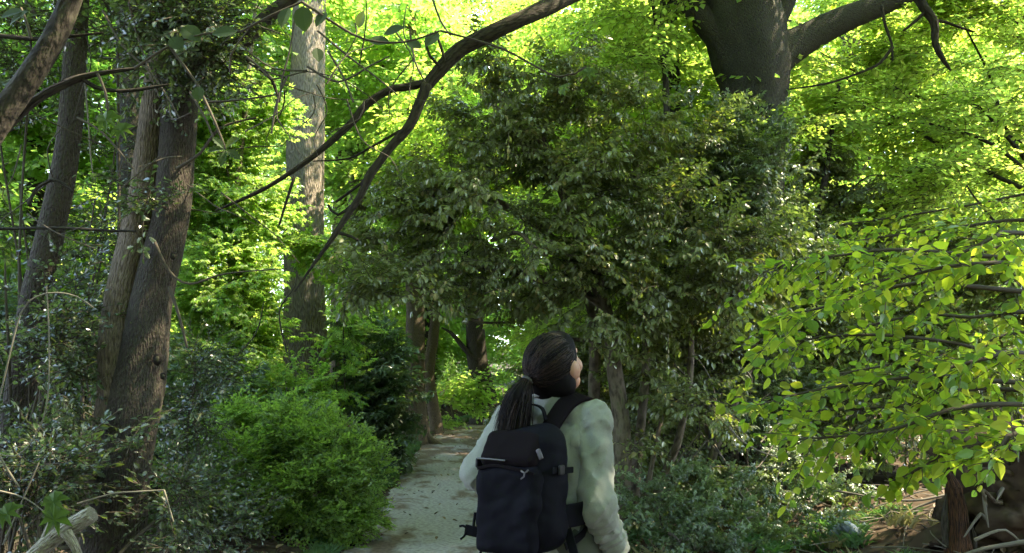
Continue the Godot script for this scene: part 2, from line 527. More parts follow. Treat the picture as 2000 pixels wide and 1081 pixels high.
func ground_and_path() -> void:
	var xs := []
	var zs := []
	var x := 0.0
	while x < 70.0:
		xs.append(x)
		if x > 0.0: xs.push_front(-x)
		x += 0.09 + x * 0.045
	var z := 22.0
	while z > -95.0:
		zs.append(z)
		z -= 0.11 + maxf(0.0, absf(z + 7.0) - 5.0) * 0.045
	var b := Buf.new()
	for zz in zs:
		for xx in xs:
			var q := Vector3(xx + way(-zz) * 0.8, 0, zz)
			q.y = height(q.x, q.z) - 0.02 * (1.0 - smoothstep(0.5, 0.95, absf(q.x - way(-zz))))
			b.v.append(q)
	for j in zs.size() - 1:
		for i in xs.size() - 1:
			var q := j * xs.size() + i
			b.i.append_array([q, q + xs.size(), q + 1, q + 1, q + xs.size(), q + xs.size() + 1])
	smooth(b)
	sheet("ground", b.to_mesh(M.soil), "structure", "dark woodland soil under leaf litter and low plants", "ground")
	b = Buf.new()
	var cols := 28
	var rows := 0
	z = 14.0
	while z > -46.0:
		for i in cols + 1:
			var t := float(i) / cols * 2.0 - 1.0
			var half := 0.80 + 0.16 * lump.get_noise_2d(z * 60.0, t * 200.0) + 0.05 * lump.get_noise_2d(z * 400.0, t * 300.0)
			var q := Vector3(way(-z) + t * half, 0, z)
			q.y = height(q.x, q.z) + 0.006 - 0.03 * pow(absf(t), 8.0) + 0.006 * lump.get_noise_2d(q.x * 300.0, q.z * 300.0)
			b.v.append(q)
			# earth trodden over the grit: ragged patches, most along the edges; browner farther from the camera
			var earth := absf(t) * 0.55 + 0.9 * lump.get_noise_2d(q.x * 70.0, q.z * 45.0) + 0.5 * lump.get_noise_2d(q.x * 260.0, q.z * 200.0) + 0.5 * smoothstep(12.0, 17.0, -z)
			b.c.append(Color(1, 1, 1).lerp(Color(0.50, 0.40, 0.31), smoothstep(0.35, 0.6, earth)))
		rows += 1
		z -= 0.06 + absf(z) * 0.005
	for j in rows - 1:
		for i in cols:
			var q := j * (cols + 1) + i
			b.i.append_array([q, q + cols + 1, q + 1, q + 1, q + cols + 1, q + cols + 2])
	smooth(b)
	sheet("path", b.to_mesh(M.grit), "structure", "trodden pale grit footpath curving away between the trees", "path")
# ---------------------------------------------------------------- trees
func foot(px: float, depth: float) -> Vector3:
	var p := at(px, 727, depth)
	return Vector3(p.x, height(p.x, p.z) - 0.05, p.z)

# a line of photograph points [px, py] at one depth or [px, py, depth]
func along(depth: float, pts: Array) -> Array:
	var out := []
	for q in pts: out.append(at(q[0], q[1], q[2] if q.size() > 2 else depth))
	return out

# clumps given as [px, py, depth, rx, ry, rz] relative to the tree's foot
func clumps_at(root: Node3D, list: Array) -> Array:
	var out := []
	for c in list:
		out.append([at(c[0], c[1], c[2]) - root.position, Vector3(c[3], c[4], c[5])])
	return out

func boughs(root: Node3D, mat: Material, trunk: Array, clumps: Array, most: int, r: float) -> void:
	for k in mini(most, clumps.size()):
		var c: Vector3 = clumps[k][0] + root.position
		var best: Vector3 = trunk[0]
		for p in trunk:
			if p.y < c.y - 0.25 * absf(c.x - p.x) and p.distance_to(c) < best.distance_to(c) + 2.0 * maxf(0.0, best.y - c.y): best = p
		var far := best.distance_to(c)
		var mid := best.lerp(c, 0.35) + Vector3(0, 0.10 * far, 0) + rdir() * far * 0.09
		var mid2 := best.lerp(c, 0.7) + Vector3(0, 0.06 * far, 0) + rdir() * far * 0.09
		limb("limb", root, mat, [best, mid, mid2, c, c + (c - best).normalized() * clumps[k][1].x * 0.6], [r, r * 0.75, r * 0.55, r * 0.35, r * 0.1], 0.3, 6, 0.05)

func tree(called: String, label: String, where: Vector3, trunk: Array, radii: Array, mat: Material, sprays_: String, clumps: Array, count: int, size := Vector2(0.8, 1.25), limbs := 5, group := "", opts := {}) -> Node3D:
	var root := thing(called, label, "tree", where, group)
	limb("trunk", root, mat, trunk, radii, opts.get("step", 0.16), opts.get("sides", 16), opts.get("rough", 0.10), opts.get("flute", 0.0))
	var cl := clumps_at(root, clumps) if clumps.size() and clumps[0].size() > 2 else clumps
	if cl.size():
		boughs(root, mat, trunk, cl, limbs, radii[-1] * 0.3 + 0.008)
		var v: Array = S[sprays_]
		many("crown", v[rng.randi() % v.size()], scatter(cl, count, size, opts.get("level", 0.5), opts.get("gaps", -0.12), opts.get("grow", 0.45)), root)
	return root

func trees() -> void:
	rng.seed = 41
	# twin-stemmed tree by the left edge
	var f := foot(200, 5.0)
	var root := thing("twin_stemmed_tree", "grey smooth-barked tree with two fused leaning stems, near the left edge", "tree", f)
	limb("trunk", root, M.stem_bark, [f] + along(5.0, [[222, 1081], [240, 940], [270, 760], [296, 600], [335, 420], [349, 250], [362, 100], [372, -60], [380, -260], [400, -520]]), [0.27, 0.19, 0.165, 0.15, 0.128, 0.115, 0.11, 0.105, 0.095, 0.085, 0.06], 0.05, 32, 0.13, 0.03)
	limb("trunk", root, M.brown_bark, along(5.04, [[210, 1100], [218, 940], [228, 780], [240, 600], [278, 420], [300, 250], [318, 100], [335, -60], [330, -300]]), [0.17, 0.15, 0.13, 0.115, 0.105, 0.095, 0.09, 0.08, 0.06], 0.05, 26, 0.14)
	limb("limb", root, M.dark_bark, along(4.9, [[372, 175], [400, 125], [470, 85], [520, 35], [575, -10], [700, -120]]), [0.075, 0.062, 0.052, 0.046, 0.042, 0.03], 0.07, 12, 0.08)
	limb("limb", root, M.dark_bark, along(4.9, [[465, 105], [500, 130], [530, 155], [545, 200]]), [0.02, 0.014, 0.012, 0.006], 0.07, 6, 0.05)
	for q in [[[300, 470], [330, 530], [370, 555], [440, 535], [560, 525]], [[330, 560], [350, 620], [365, 680]], [[345, 330], [390, 300], [430, 250], [500, 230]]]:
		limb("limb", root, M.twig, along(4.85, q), [0.012, 0.009, 0.008, 0.006, 0.003].slice(0, q.size()), 0.07, 5, 0.05)
	knots(root)
	var cl := clumps_at(root, [[300, -420, 5.2, 1.6, 0.8, 1.6], [600, -520, 5.0, 1.4, 0.7, 1.5], [60, -600, 5.4, 1.5, 0.8, 1.6], [420, -820, 4.6, 1.6, 0.9, 1.6]])
	many("crown", S.beech[0], scatter(cl, 500, Vector2(0.8, 1.2)), root)
	shade_crown(root, [[-2.6, 6.2, -5.5, 1.6], [-1.0, 6.6, -5.0, 1.5], [-3.8, 6.0, -4.0, 1.6], [-1.8, 6.0, -3.0, 1.6], [-0.2, 6.8, -3.6, 1.4], [-4.6, 5.4, -6.0, 1.5], [-2.4, 7.6, -6.6, 1.8]], "beech", 560)
	cl = clumps_at(root, [[300, 395, 4.7, 0.14, 0.07, 0.1], [265, 880, 4.6, 0.1, 0.07, 0.1], [330, 60, 4.7, 0.26, 0.22, 0.18], [290, 130, 4.7, 0.22, 0.16, 0.16], [370, 40, 4.5, 0.26, 0.2, 0.2], [290, 20, 4.5, 0.3, 0.2, 0.2], [250, 100, 4.6, 0.2, 0.2, 0.2], [400, 130, 4.6, 0.16, 0.14, 0.15], [200, 30, 4.5, 0.25, 0.2, 0.2]])
	many("foliage", S.holly_near[0], scatter(cl, 170, Vector2(0.7, 1.1), 0.2, -0.2, 0.15), root)

	# slender tree at the far left
	f = foot(10, 5.3)
	tree("slender_tree", "slender grey tree rising behind the twin-stemmed one at the left edge", f, [f] + along(5.3, [[22, 1000], [30, 850], [45, 740], [66, 600], [100, 450], [130, 300], [142, 180], [152, 0], [160, -200], [150, -500]]), [0.15, 0.115, 0.105, 0.098, 0.093, 0.088, 0.08, 0.075, 0.07, 0.06, 0.045], M.stem_bark, "maple", [[100, -350, 6.2, 1.2, 0.8, 1.2], [-150, -250, 6.4, 1.2, 0.8, 1.2]], 260, Vector2(0.8, 1.2), 2, "", {"step": 0.08, "sides": 20, "rough": 0.07})

	# dark tree that leans through the upper left corner
	f = foot(-330, 3.0)
	root = thing("leaning_tree", "dark mossy stem leaning across the upper left corner", "tree", f)
	limb("trunk", root, M.dark_bark, [f] + along(3.0, [[-260, 800], [-130, 450], [0, 232], [55, 155], [105, 75], [142, -12], [190, -160]]), [0.09, 0.07, 0.06, 0.047, 0.045, 0.042, 0.038, 0.03], 0.06, 14, 0.10)
	limb("limb", root, M.dark_bark, along(3.1, [[-90, 330], [0, 258], [70, 195], [140, 158], [190, 144], [262, 134]]), [0.026, 0.02, 0.018, 0.017, 0.012, 0.006], 0.05, 8, 0.10)
	limb("limb", root, M.dark_bark, along(3.1, [[160, 152], [185, 170], [235, 178], [290, 172], [330, 165]]), [0.010, 0.009, 0.008, 0.007, 0.004], 0.05, 6, 0.08)
	limb("limb", root, M.dark_bark, along(3.05, [[-60, 70], [0, 70], [60, 76], [130, 72], [200, 64]]), [0.010, 0.010, 0.009, 0.007, 0.004], 0.05, 6, 0.08)
	shade_crown(root, [[-2.6, 4.6, -1.2, 1.4], [-1.2, 5.0, -0.4, 1.4], [-3.4, 4.6, 0.6, 1.4], [0.2, 5.6, -1.2, 1.4], [-0.6, 5.4, 1.2, 1.5], [-2.2, 5.6, 2.2, 1.5], [1.2, 5.8, 1.4, 1.5], [2.6, 5.4, 3.0, 1.6]], "maple", 520)
	near_leaves(root)

	# pale fluted tree beside the path
	f = foot(614, 14.0)
	tree("pale_fluted_tree", "pale grey-brown ridged trunk standing behind the green bush left of the path", f, [f] + along(14.0, [[612, 820], [601, 700], [597, 560], [597, 420], [597, 300], [600, 100], [602, -150], [600, -500]]), [0.52, 0.40, 0.36, 0.34, 0.33, 0.335, 0.30, 0.27, 0.2], M.pale_bark, "beech_far", [[560, -500, 14, 3, 1.6, 3], [900, -420, 13, 2.6, 1.4, 2.6], [300, -380, 15, 2.6, 1.5, 2.6]], 420, Vector2(0.7, 1.1), 3, "", {"flute": 0.12, "sides": 36, "step": 0.12, "rough": 0.06})
	f = foot(706, 18.5)
	tree("pale_slim_tree", "pale trunk half hidden by leaves behind the ridged pale tree", f, [f] + along(18.5, [[705, 800], [702, 600], [695, 300], [690, 20], [690, -300]]), [0.30, 0.24, 0.21, 0.2, 0.2, 0.15], M.pale_bark, "beech_far", [[700, -300, 18.5, 2.5, 1.8, 2.5]], 160, Vector2(0.7, 1.1), 2)
	# three trees along the far bend of the path
	f = foot(812, 17.4)
	root = tree("dark_tree", "dark straight tree with flared roots at the left side of the path", f, [f] + along(17.4, [[814, 835], [811, 770], [812, 640], [808, 480], [806, 300], [800, 0]]), [0.42, 0.27, 0.215, 0.20, 0.19, 0.17, 0.12], M.brown_bark, "maple_far", [[760, 330, 17.8, 2.0, 1.3, 1.8], [860, 180, 17, 2.2, 1.4, 2.0], [700, 60, 18, 2.2, 1.5, 2.0]], 360, Vector2(0.7, 1.1), 3, "trees at the bend of the path", {"flute": 0.05, "sides": 20})
	shade_crown(root, [[-1.2, 5.6, -15.5, 1.6], [-0.2, 6.2, -17.5, 1.7], [-1.4, 6.6, -19.5, 1.7], [0.6, 5.8, -20.5, 1.6], [-0.4, 6.0, -13.4, 1.5], [-2.2, 6.4, -21.5, 1.6]], "beech_far", 420)
	for a in [0.4, 1.9, 3.3, 5.2]:
		var d := Vector3(cos(a), 0, sin(a))
		limb("root", root, M.brown_bark, [f + d * 0.15 + Vector3(0, 0.35, 0), f + d * 0.38 + Vector3(0, 0.12, 0), f + d * 0.75 + Vector3(0, -0.03, 0)], [0.12, 0.09, 0.04], 0.1, 8, 0.1)
	f = foot(851, 20.0)
	tree("crooked_tree", "thin crooked brown tree beyond the dark one at the path bend", f, [f] + along(20.0, [[852, 832], [842, 770], [838, 720], [846, 660], [850, 600], [842, 420], [850, 200]]), [0.22, 0.17, 0.145, 0.14, 0.13, 0.12, 0.10, 0.06], M.brown_bark, "maple_far", [[870, 350, 20.2, 1.8, 1.2, 1.6], [840, 180, 20, 2.0, 1.4, 1.8]], 240, Vector2(0.7, 1.1), 2, "trees at the bend of the path")
	f = foot(953, 24.0)
	root = tree("forked_tree", "dark leaning tree with a low bough where the path bends right", f, [f] + along(24.0, [[951, 800], [944, 755], [932, 700], [928, 640], [920, 560], [915, 400], [920, 200]]), [0.62, 0.40, 0.32, 0.30, 0.28, 0.26, 0.22, 0.15], M.dark_bark, "maple_far", [[930, 380, 24, 2.4, 1.6, 2.2], [1010, 260, 24.5, 2.4, 1.7, 2.2], [860, 240, 24, 2.4, 1.6, 2.2]], 380, Vector2(0.8, 1.2), 3, "trees at the bend of the path", {"flute": 0.06})
	limb("limb", root, M.dark_bark, along(23.8, [[934, 705], [915, 690], [896, 668], [880, 650], [862, 640]]), [0.11, 0.08, 0.07, 0.05, 0.02], 0.2, 8, 0.1)

	great_beech()
	holly()
	young_beech()

	# lit leafy trees left of the path
	rng.seed = 77
	f = foot(440, 11.5)
	tree("maple_sapling", "young maple with fresh lobed leaves in front of the pale trunk", f, [f] + along(11.5, [[450, 760], [470, 600], [460, 420], [480, 200], [500, 0]]), [0.07, 0.06, 0.05, 0.045, 0.04, 0.02], M.grey_twig, "maple", [[430, 560, 11.4, 0.75, 0.9, 0.8], [420, 700, 11.2, 0.8, 0.5, 0.8], [490, 650, 11.6, 0.4, 0.5, 0.5], [440, 380, 11.8, 0.9, 0.8, 0.9], [610, 478, 12.6, 0.5, 0.22, 0.4], [500, 240, 12.0, 0.6, 0.5, 0.7], [400, 200, 11.5, 0.9, 0.7, 0.9], [690, 560, 13.4, 0.35, 0.5, 0.4]], 700, Vector2(0.7, 1.15), 7, "leafy trees left of the path", {"sides": 8, "gaps": -0.15})
	f = foot(300, 15.0)
	tree("maple_tree", "broad bright maple behind the twin-stemmed tree", f, [f] + along(15.0, [[300, 700], [310, 400], [320, 100], [330, -200]]), [0.22, 0.17, 0.15, 0.13, 0.1], M.dark_bark, "maple_far", [[300, 500, 15, 2.2, 1.5, 1.8], [450, 330, 15.5, 2.0, 1.2, 1.6], [180, 250, 15, 2.2, 1.4, 1.8], [420, 60, 15, 2.4, 1.4, 1.8], [200, -20, 15.4, 2.2, 1.4, 1.8], [620, 100, 16, 2.0, 1.2, 1.8], [380, 700, 14.6, 1.8, 0.9, 1.4]], 900, Vector2(0.6, 1.0), 7, "leafy trees left of the path")
	f = foot(60, 13.0)
	tree("maple_tree", "bright maple at the far left behind the slender grey tree", f, [f] + along(13.0, [[60, 700], [70, 400], [60, 100], [70, -200]]), [0.2, 0.16, 0.14, 0.12, 0.09], M.dark_bark, "maple_far", [[60, 500, 13, 1.8, 1.3, 1.5], [-60, 300, 13, 1.8, 1.4, 1.6], [150, 220, 13.5, 1.8, 1.2, 1.5], [40, 0, 13, 2.0, 1.4, 1.6], [30, 680, 12.8, 1.5, 0.7, 1.2]], 620, Vector2(0.6, 1.0), 5, "leafy trees left of the path")
	for q in [[-420, 9.5, "maple beyond the left edge of the view, nearest the hollies"], [-620, 13.0, "second maple beyond the left edge of the view"], [-300, 17.0, "tall maple far behind the left edge of the view"]]:
		f = foot(q[0], q[1])
		var px: float = q[0]
		tree("maple_tree", q[2], f, [f] + along(q[1], [[px, 600], [px + 20, 200], [px, -200]]), [0.2, 0.16, 0.13, 0.08], M.dark_bark, "maple_far", [[px, 600, q[1], 1.6, 1.1, 1.4], [px + 130, 420, q[1], 1.5, 1.1, 1.4], [px - 130, 360, q[1], 1.6, 1.2, 1.4], [px + 60, 150, q[1], 1.7, 1.2, 1.4], [px - 60, -80, q[1], 1.7, 1.2, 1.4], [px, 740, q[1] - 0.4, 1.4, 0.6, 1.2]], 520, Vector2(0.6, 1.0), 5, "leafy trees left of the path")
	f = foot(660, 21.0)
	tree("beech_tree", "yellow-green beech filling the gap left of the arching branch", f, [f] + along(21.0, [[660, 700], [665, 400], [680, 100], [690, -200]]), [0.28, 0.22, 0.2, 0.17, 0.12], M.brown_bark, "beech_far", [[660, 420, 21, 2.2, 1.6, 2], [760, 200, 21, 2.6, 1.6, 2.2], [620, 60, 21.5, 2.6, 1.7, 2.2], [860, 20, 21, 2.6, 1.6, 2.2], [540, 260, 21.5, 2.2, 1.6, 2.0], [700, 600, 20.5, 1.6, 1.0, 1.6], [960, 40, 20, 2.0, 1.3, 1.8], [1050, 110, 19.5, 1.8, 1.2, 1.6]], 1200, Vector2(0.7, 1.1), 6, "leafy trees left of the path")

	# lit leafy trees on the right
	f = foot(2080, 9.5)
	tree("beech_tree", "sunlit beech spreading pale leaves over the upper right corner", f, [f] + along(9.5, [[2085, 700], [2070, 400], [2080, 100], [2060, -250]]), [0.2, 0.16, 0.14, 0.12, 0.08], M.beech_bark, "beech", [[1950, 250, 9.3, 1.3, 0.55, 1.1], [1750, 230, 9.8, 1.2, 0.45, 1.0], [1900, 80, 9.6, 1.3, 0.6, 1.1], [1650, 130, 10.2, 0.9, 0.5, 0.9], [1780, 20, 10, 1.2, 0.5, 1.0], [1600, 250, 10, 0.6, 0.35, 0.7], [1900, 380, 9.0, 1.1, 0.4, 0.9], [2020, -60, 9.5, 1.3, 0.6, 1.1]], 760, Vector2(0.75, 1.15), 7, "leafy trees on the right", {"level": 0.75, "gaps": -0.1})
	f = foot(1640, 13.5)
	tree("beech_tree", "bright beech standing behind the great forked trunk", f, [f] + along(13.5, [[1640, 700], [1650, 400], [1660, 100], [1660, -250]]), [0.2, 0.16, 0.14, 0.12, 0.09], M.brown_bark, "beech_far", [[1650, 330, 13.5, 1.7, 0.9, 1.5], [1780, 180, 14, 1.8, 0.9, 1.5], [1620, 60, 13.8, 1.6, 1.0, 1.5], [1860, 400, 13.5, 1.7, 0.9, 1.5], [1850, 20, 14, 1.9, 1.0, 1.6], [1350, 60, 14.5, 1.5, 1.1, 1.4], [1260, 160, 14.5, 1.2, 1.0, 1.2], [1120, 60, 14.5, 1.3, 0.9, 1.2], [1720, 480, 13, 1.3, 0.7, 1.2]], 900, Vector2(0.6, 1.0), 8, "leafy trees on the right")
	f = foot(1960, 17.0)
	tree("maple_tree", "tall bright tree far behind the spreading beech on the right", f, [f] + along(17.0, [[1960, 700], [1950, 400], [1940, 100], [1950, -250]]), [0.3, 0.24, 0.2, 0.17, 0.12], M.dark_bark, "maple_far", [[1950, 430, 17, 2.2, 1.4, 1.8], [1800, 300, 17.5, 2.0, 1.3, 1.8], [2050, 250, 17, 2.2, 1.5, 1.8], [1900, 120, 17, 2.4, 1.4, 1.9], [1700, 100, 18, 2.2, 1.4, 1.8], [1960, 620, 16.6, 1.8, 0.9, 1.6], [1700, 560, 17, 1.8, 1.0, 1.6]], 950, Vector2(0.7, 1.1), 7, "leafy trees on the right")
	# two saplings whose bare stems show
	f = foot(1296, 8.6)
	tree("sapling", "upright thin stem standing in the holly below the beech fork", f, [f] + along(8.6, [[1290, 800], [1292, 600], [1300, 420], [1302, 200], [1296, 120], [1283, 60], [1270, -40]]), [0.05, 0.045, 0.042, 0.04, 0.034, 0.03, 0.025, 0.015], M.dark_bark, "beech", [[1290, 20, 8.7, 0.6, 0.3, 0.5], [1230, 110, 8.8, 0.5, 0.3, 0.5]], 60, Vector2(0.7, 1.0), 2, "saplings", {"sides": 8, "step": 0.1})
	f = foot(1590, 9.4)
	tree("sapling", "thin dark leaning stem right of the great forked trunk", f, [f] + along(9.4, [[1590, 800], [1592, 600], [1596, 440], [1612, 350], [1620, 290], [1640, 160]]), [0.06, 0.055, 0.05, 0.045, 0.038, 0.034, 0.02], M.dark_bark, "holly", [[1680, 380, 9.6, 0.55, 0.35, 0.5], [1740, 430, 9.8, 0.5, 0.3, 0.5], [1600, 320, 9.6, 0.45, 0.3, 0.4], [1800, 350, 10, 0.5, 0.3, 0.4], [1650, 460, 9.4, 0.7, 0.35, 0.5]], 150, Vector2(0.7, 1.1), 5, "saplings", {"sides": 8, "step": 0.1, "gaps": -0.1})
	# leafy trees added behind the evergreen to keep the sun off the path
	rng.seed = 88
	for q in [[Vector3(2.2, 0, -10.4), "beech added for shade, half hidden behind the arching evergreen, nearest the path", 2.6], [Vector3(2.0, 0, -13.6), "second beech added for shade, hidden behind the arching evergreen, right of the path", 1.8], [Vector3(1.8, 0, -17.2), "third beech added for shade right of the path, short of the bend", 1.5], [Vector3(2.6, 0, -21.0), "beech added for shade at the inside of the path bend", 1.5], [Vector3(-4.6, 0, -9.5), "beech whose crown closes over the bushes left of the path", 7.0]]:
		f = q[0] + Vector3(0, height(q[0].x, q[0].z) - 0.05, 0)
		var cl2 := []
		for k in 10:
			var a := k * 2.4
			cl2.append([Vector3(cos(a) * rnd(0.3, 1.5), q[2] + k * 0.6, sin(a) * rnd(0.3, 2.0)), Vector3(1.1, 0.6, 1.3)])
		tree("beech_tree", q[1], f, [f, f + Vector3(0.05, 2.5, 0), f + Vector3(-0.1, 6, 0.1), f + Vector3(0, 9, 0)], [0.2, 0.15, 0.12, 0.05], M.beech_bark, "beech_far", cl2, 620, Vector2(0.7, 1.0), 6, "", {"level": 0.7})
	far_trees()

# unseen crown added high over the path for shade, given in metres as [x, y, z, radius]
func shade_crown(root: Node3D, list: Array, sprays_: String, count: int) -> void:
	var cl := []
	for c in list: cl.append([Vector3(c[0], c[1], c[2]) - root.position, Vector3(c[3], c[3] * 0.42, c[3])])
	many("crown", S[sprays_][0], scatter(cl, count, Vector2(0.85, 1.3), 0.7, -0.12), root)

func knots(root: Node3D) -> void:
	for q in [[307, 702, 0.030], [318, 735, 0.018], [338, 500, 0.020]]:
		var c := at(q[0], q[1], 4.885) - root.position
		part("knot", stone_mesh(M.stem_bark, q[2], int(q[0])), root, Transform3D(Basis.from_scale(Vector3(1, 1.7, 0.6)), c))
		part("knot", stone_mesh(M.dark_bark, q[2] * 0.5, int(q[1])), root, Transform3D(Basis.from_scale(Vector3(1, 1.7, 0.8)), c + Vector3(0.004, 0, q[2] * 0.3)))

# big dark leaves close to the lens at the top left
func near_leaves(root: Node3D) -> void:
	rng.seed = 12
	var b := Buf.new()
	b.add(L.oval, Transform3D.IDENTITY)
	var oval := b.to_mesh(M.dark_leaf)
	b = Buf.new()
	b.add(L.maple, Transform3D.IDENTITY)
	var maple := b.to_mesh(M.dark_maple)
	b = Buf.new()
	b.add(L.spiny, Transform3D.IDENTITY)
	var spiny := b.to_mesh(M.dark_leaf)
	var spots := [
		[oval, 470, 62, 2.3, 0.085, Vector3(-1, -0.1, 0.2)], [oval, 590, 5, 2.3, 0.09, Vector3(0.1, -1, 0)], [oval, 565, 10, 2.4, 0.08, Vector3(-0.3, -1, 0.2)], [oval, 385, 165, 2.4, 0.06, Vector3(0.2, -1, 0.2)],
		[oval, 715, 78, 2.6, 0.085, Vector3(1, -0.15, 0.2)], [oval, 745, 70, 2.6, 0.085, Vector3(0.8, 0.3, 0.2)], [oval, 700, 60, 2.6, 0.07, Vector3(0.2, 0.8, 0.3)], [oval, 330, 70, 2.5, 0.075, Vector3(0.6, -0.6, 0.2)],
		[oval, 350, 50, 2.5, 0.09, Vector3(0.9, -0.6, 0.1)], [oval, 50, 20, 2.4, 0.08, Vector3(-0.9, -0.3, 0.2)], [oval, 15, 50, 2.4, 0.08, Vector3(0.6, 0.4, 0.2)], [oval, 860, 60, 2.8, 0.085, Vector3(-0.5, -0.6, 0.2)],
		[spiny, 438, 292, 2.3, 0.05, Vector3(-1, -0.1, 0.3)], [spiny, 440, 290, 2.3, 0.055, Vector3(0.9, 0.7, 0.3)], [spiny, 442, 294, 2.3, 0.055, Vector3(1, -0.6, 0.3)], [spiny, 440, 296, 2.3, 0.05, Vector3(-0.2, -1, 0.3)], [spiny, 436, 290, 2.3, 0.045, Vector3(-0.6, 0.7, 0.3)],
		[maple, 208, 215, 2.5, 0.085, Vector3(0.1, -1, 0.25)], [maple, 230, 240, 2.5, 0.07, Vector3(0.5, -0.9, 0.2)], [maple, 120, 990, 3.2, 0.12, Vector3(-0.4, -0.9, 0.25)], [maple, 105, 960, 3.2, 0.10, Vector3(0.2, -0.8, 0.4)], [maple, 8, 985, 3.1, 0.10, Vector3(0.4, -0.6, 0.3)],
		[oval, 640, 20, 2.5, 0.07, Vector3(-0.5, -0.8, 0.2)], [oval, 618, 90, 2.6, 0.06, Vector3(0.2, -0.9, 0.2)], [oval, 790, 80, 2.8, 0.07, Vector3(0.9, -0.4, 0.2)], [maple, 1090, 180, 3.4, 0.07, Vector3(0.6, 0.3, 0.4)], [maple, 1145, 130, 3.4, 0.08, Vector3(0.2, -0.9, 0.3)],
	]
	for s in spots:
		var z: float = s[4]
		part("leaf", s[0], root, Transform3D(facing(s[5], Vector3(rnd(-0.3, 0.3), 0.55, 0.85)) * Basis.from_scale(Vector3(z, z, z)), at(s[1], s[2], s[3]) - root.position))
	# the bare twigs that carry them
	for q in [[[262, 134], [330, 90], [400, 66], [470, 62]], [[470, 62], [530, 30], [590, 4]], [[330, 90], [360, 130], [385, 165]], [[590, 4], [660, 50], [715, 78], [790, 82], [860, 60]], [[190, 144], [205, 180], [210, 216]], [[385, 165], [420, 240], [440, 292]], [[860, 60], [980, 95], [1090, 150], [1145, 130]], [[60, 76], [50, 40], [40, 15]]]:
		var n: int = q.size()
		limb("twig", root, M.twig, along(2.5 if q[0][0] < 850 else 3.0, q), [0.005, 0.0045, 0.004, 0.0035, 0.003].slice(0, n), 0.06, 5, 0.05)

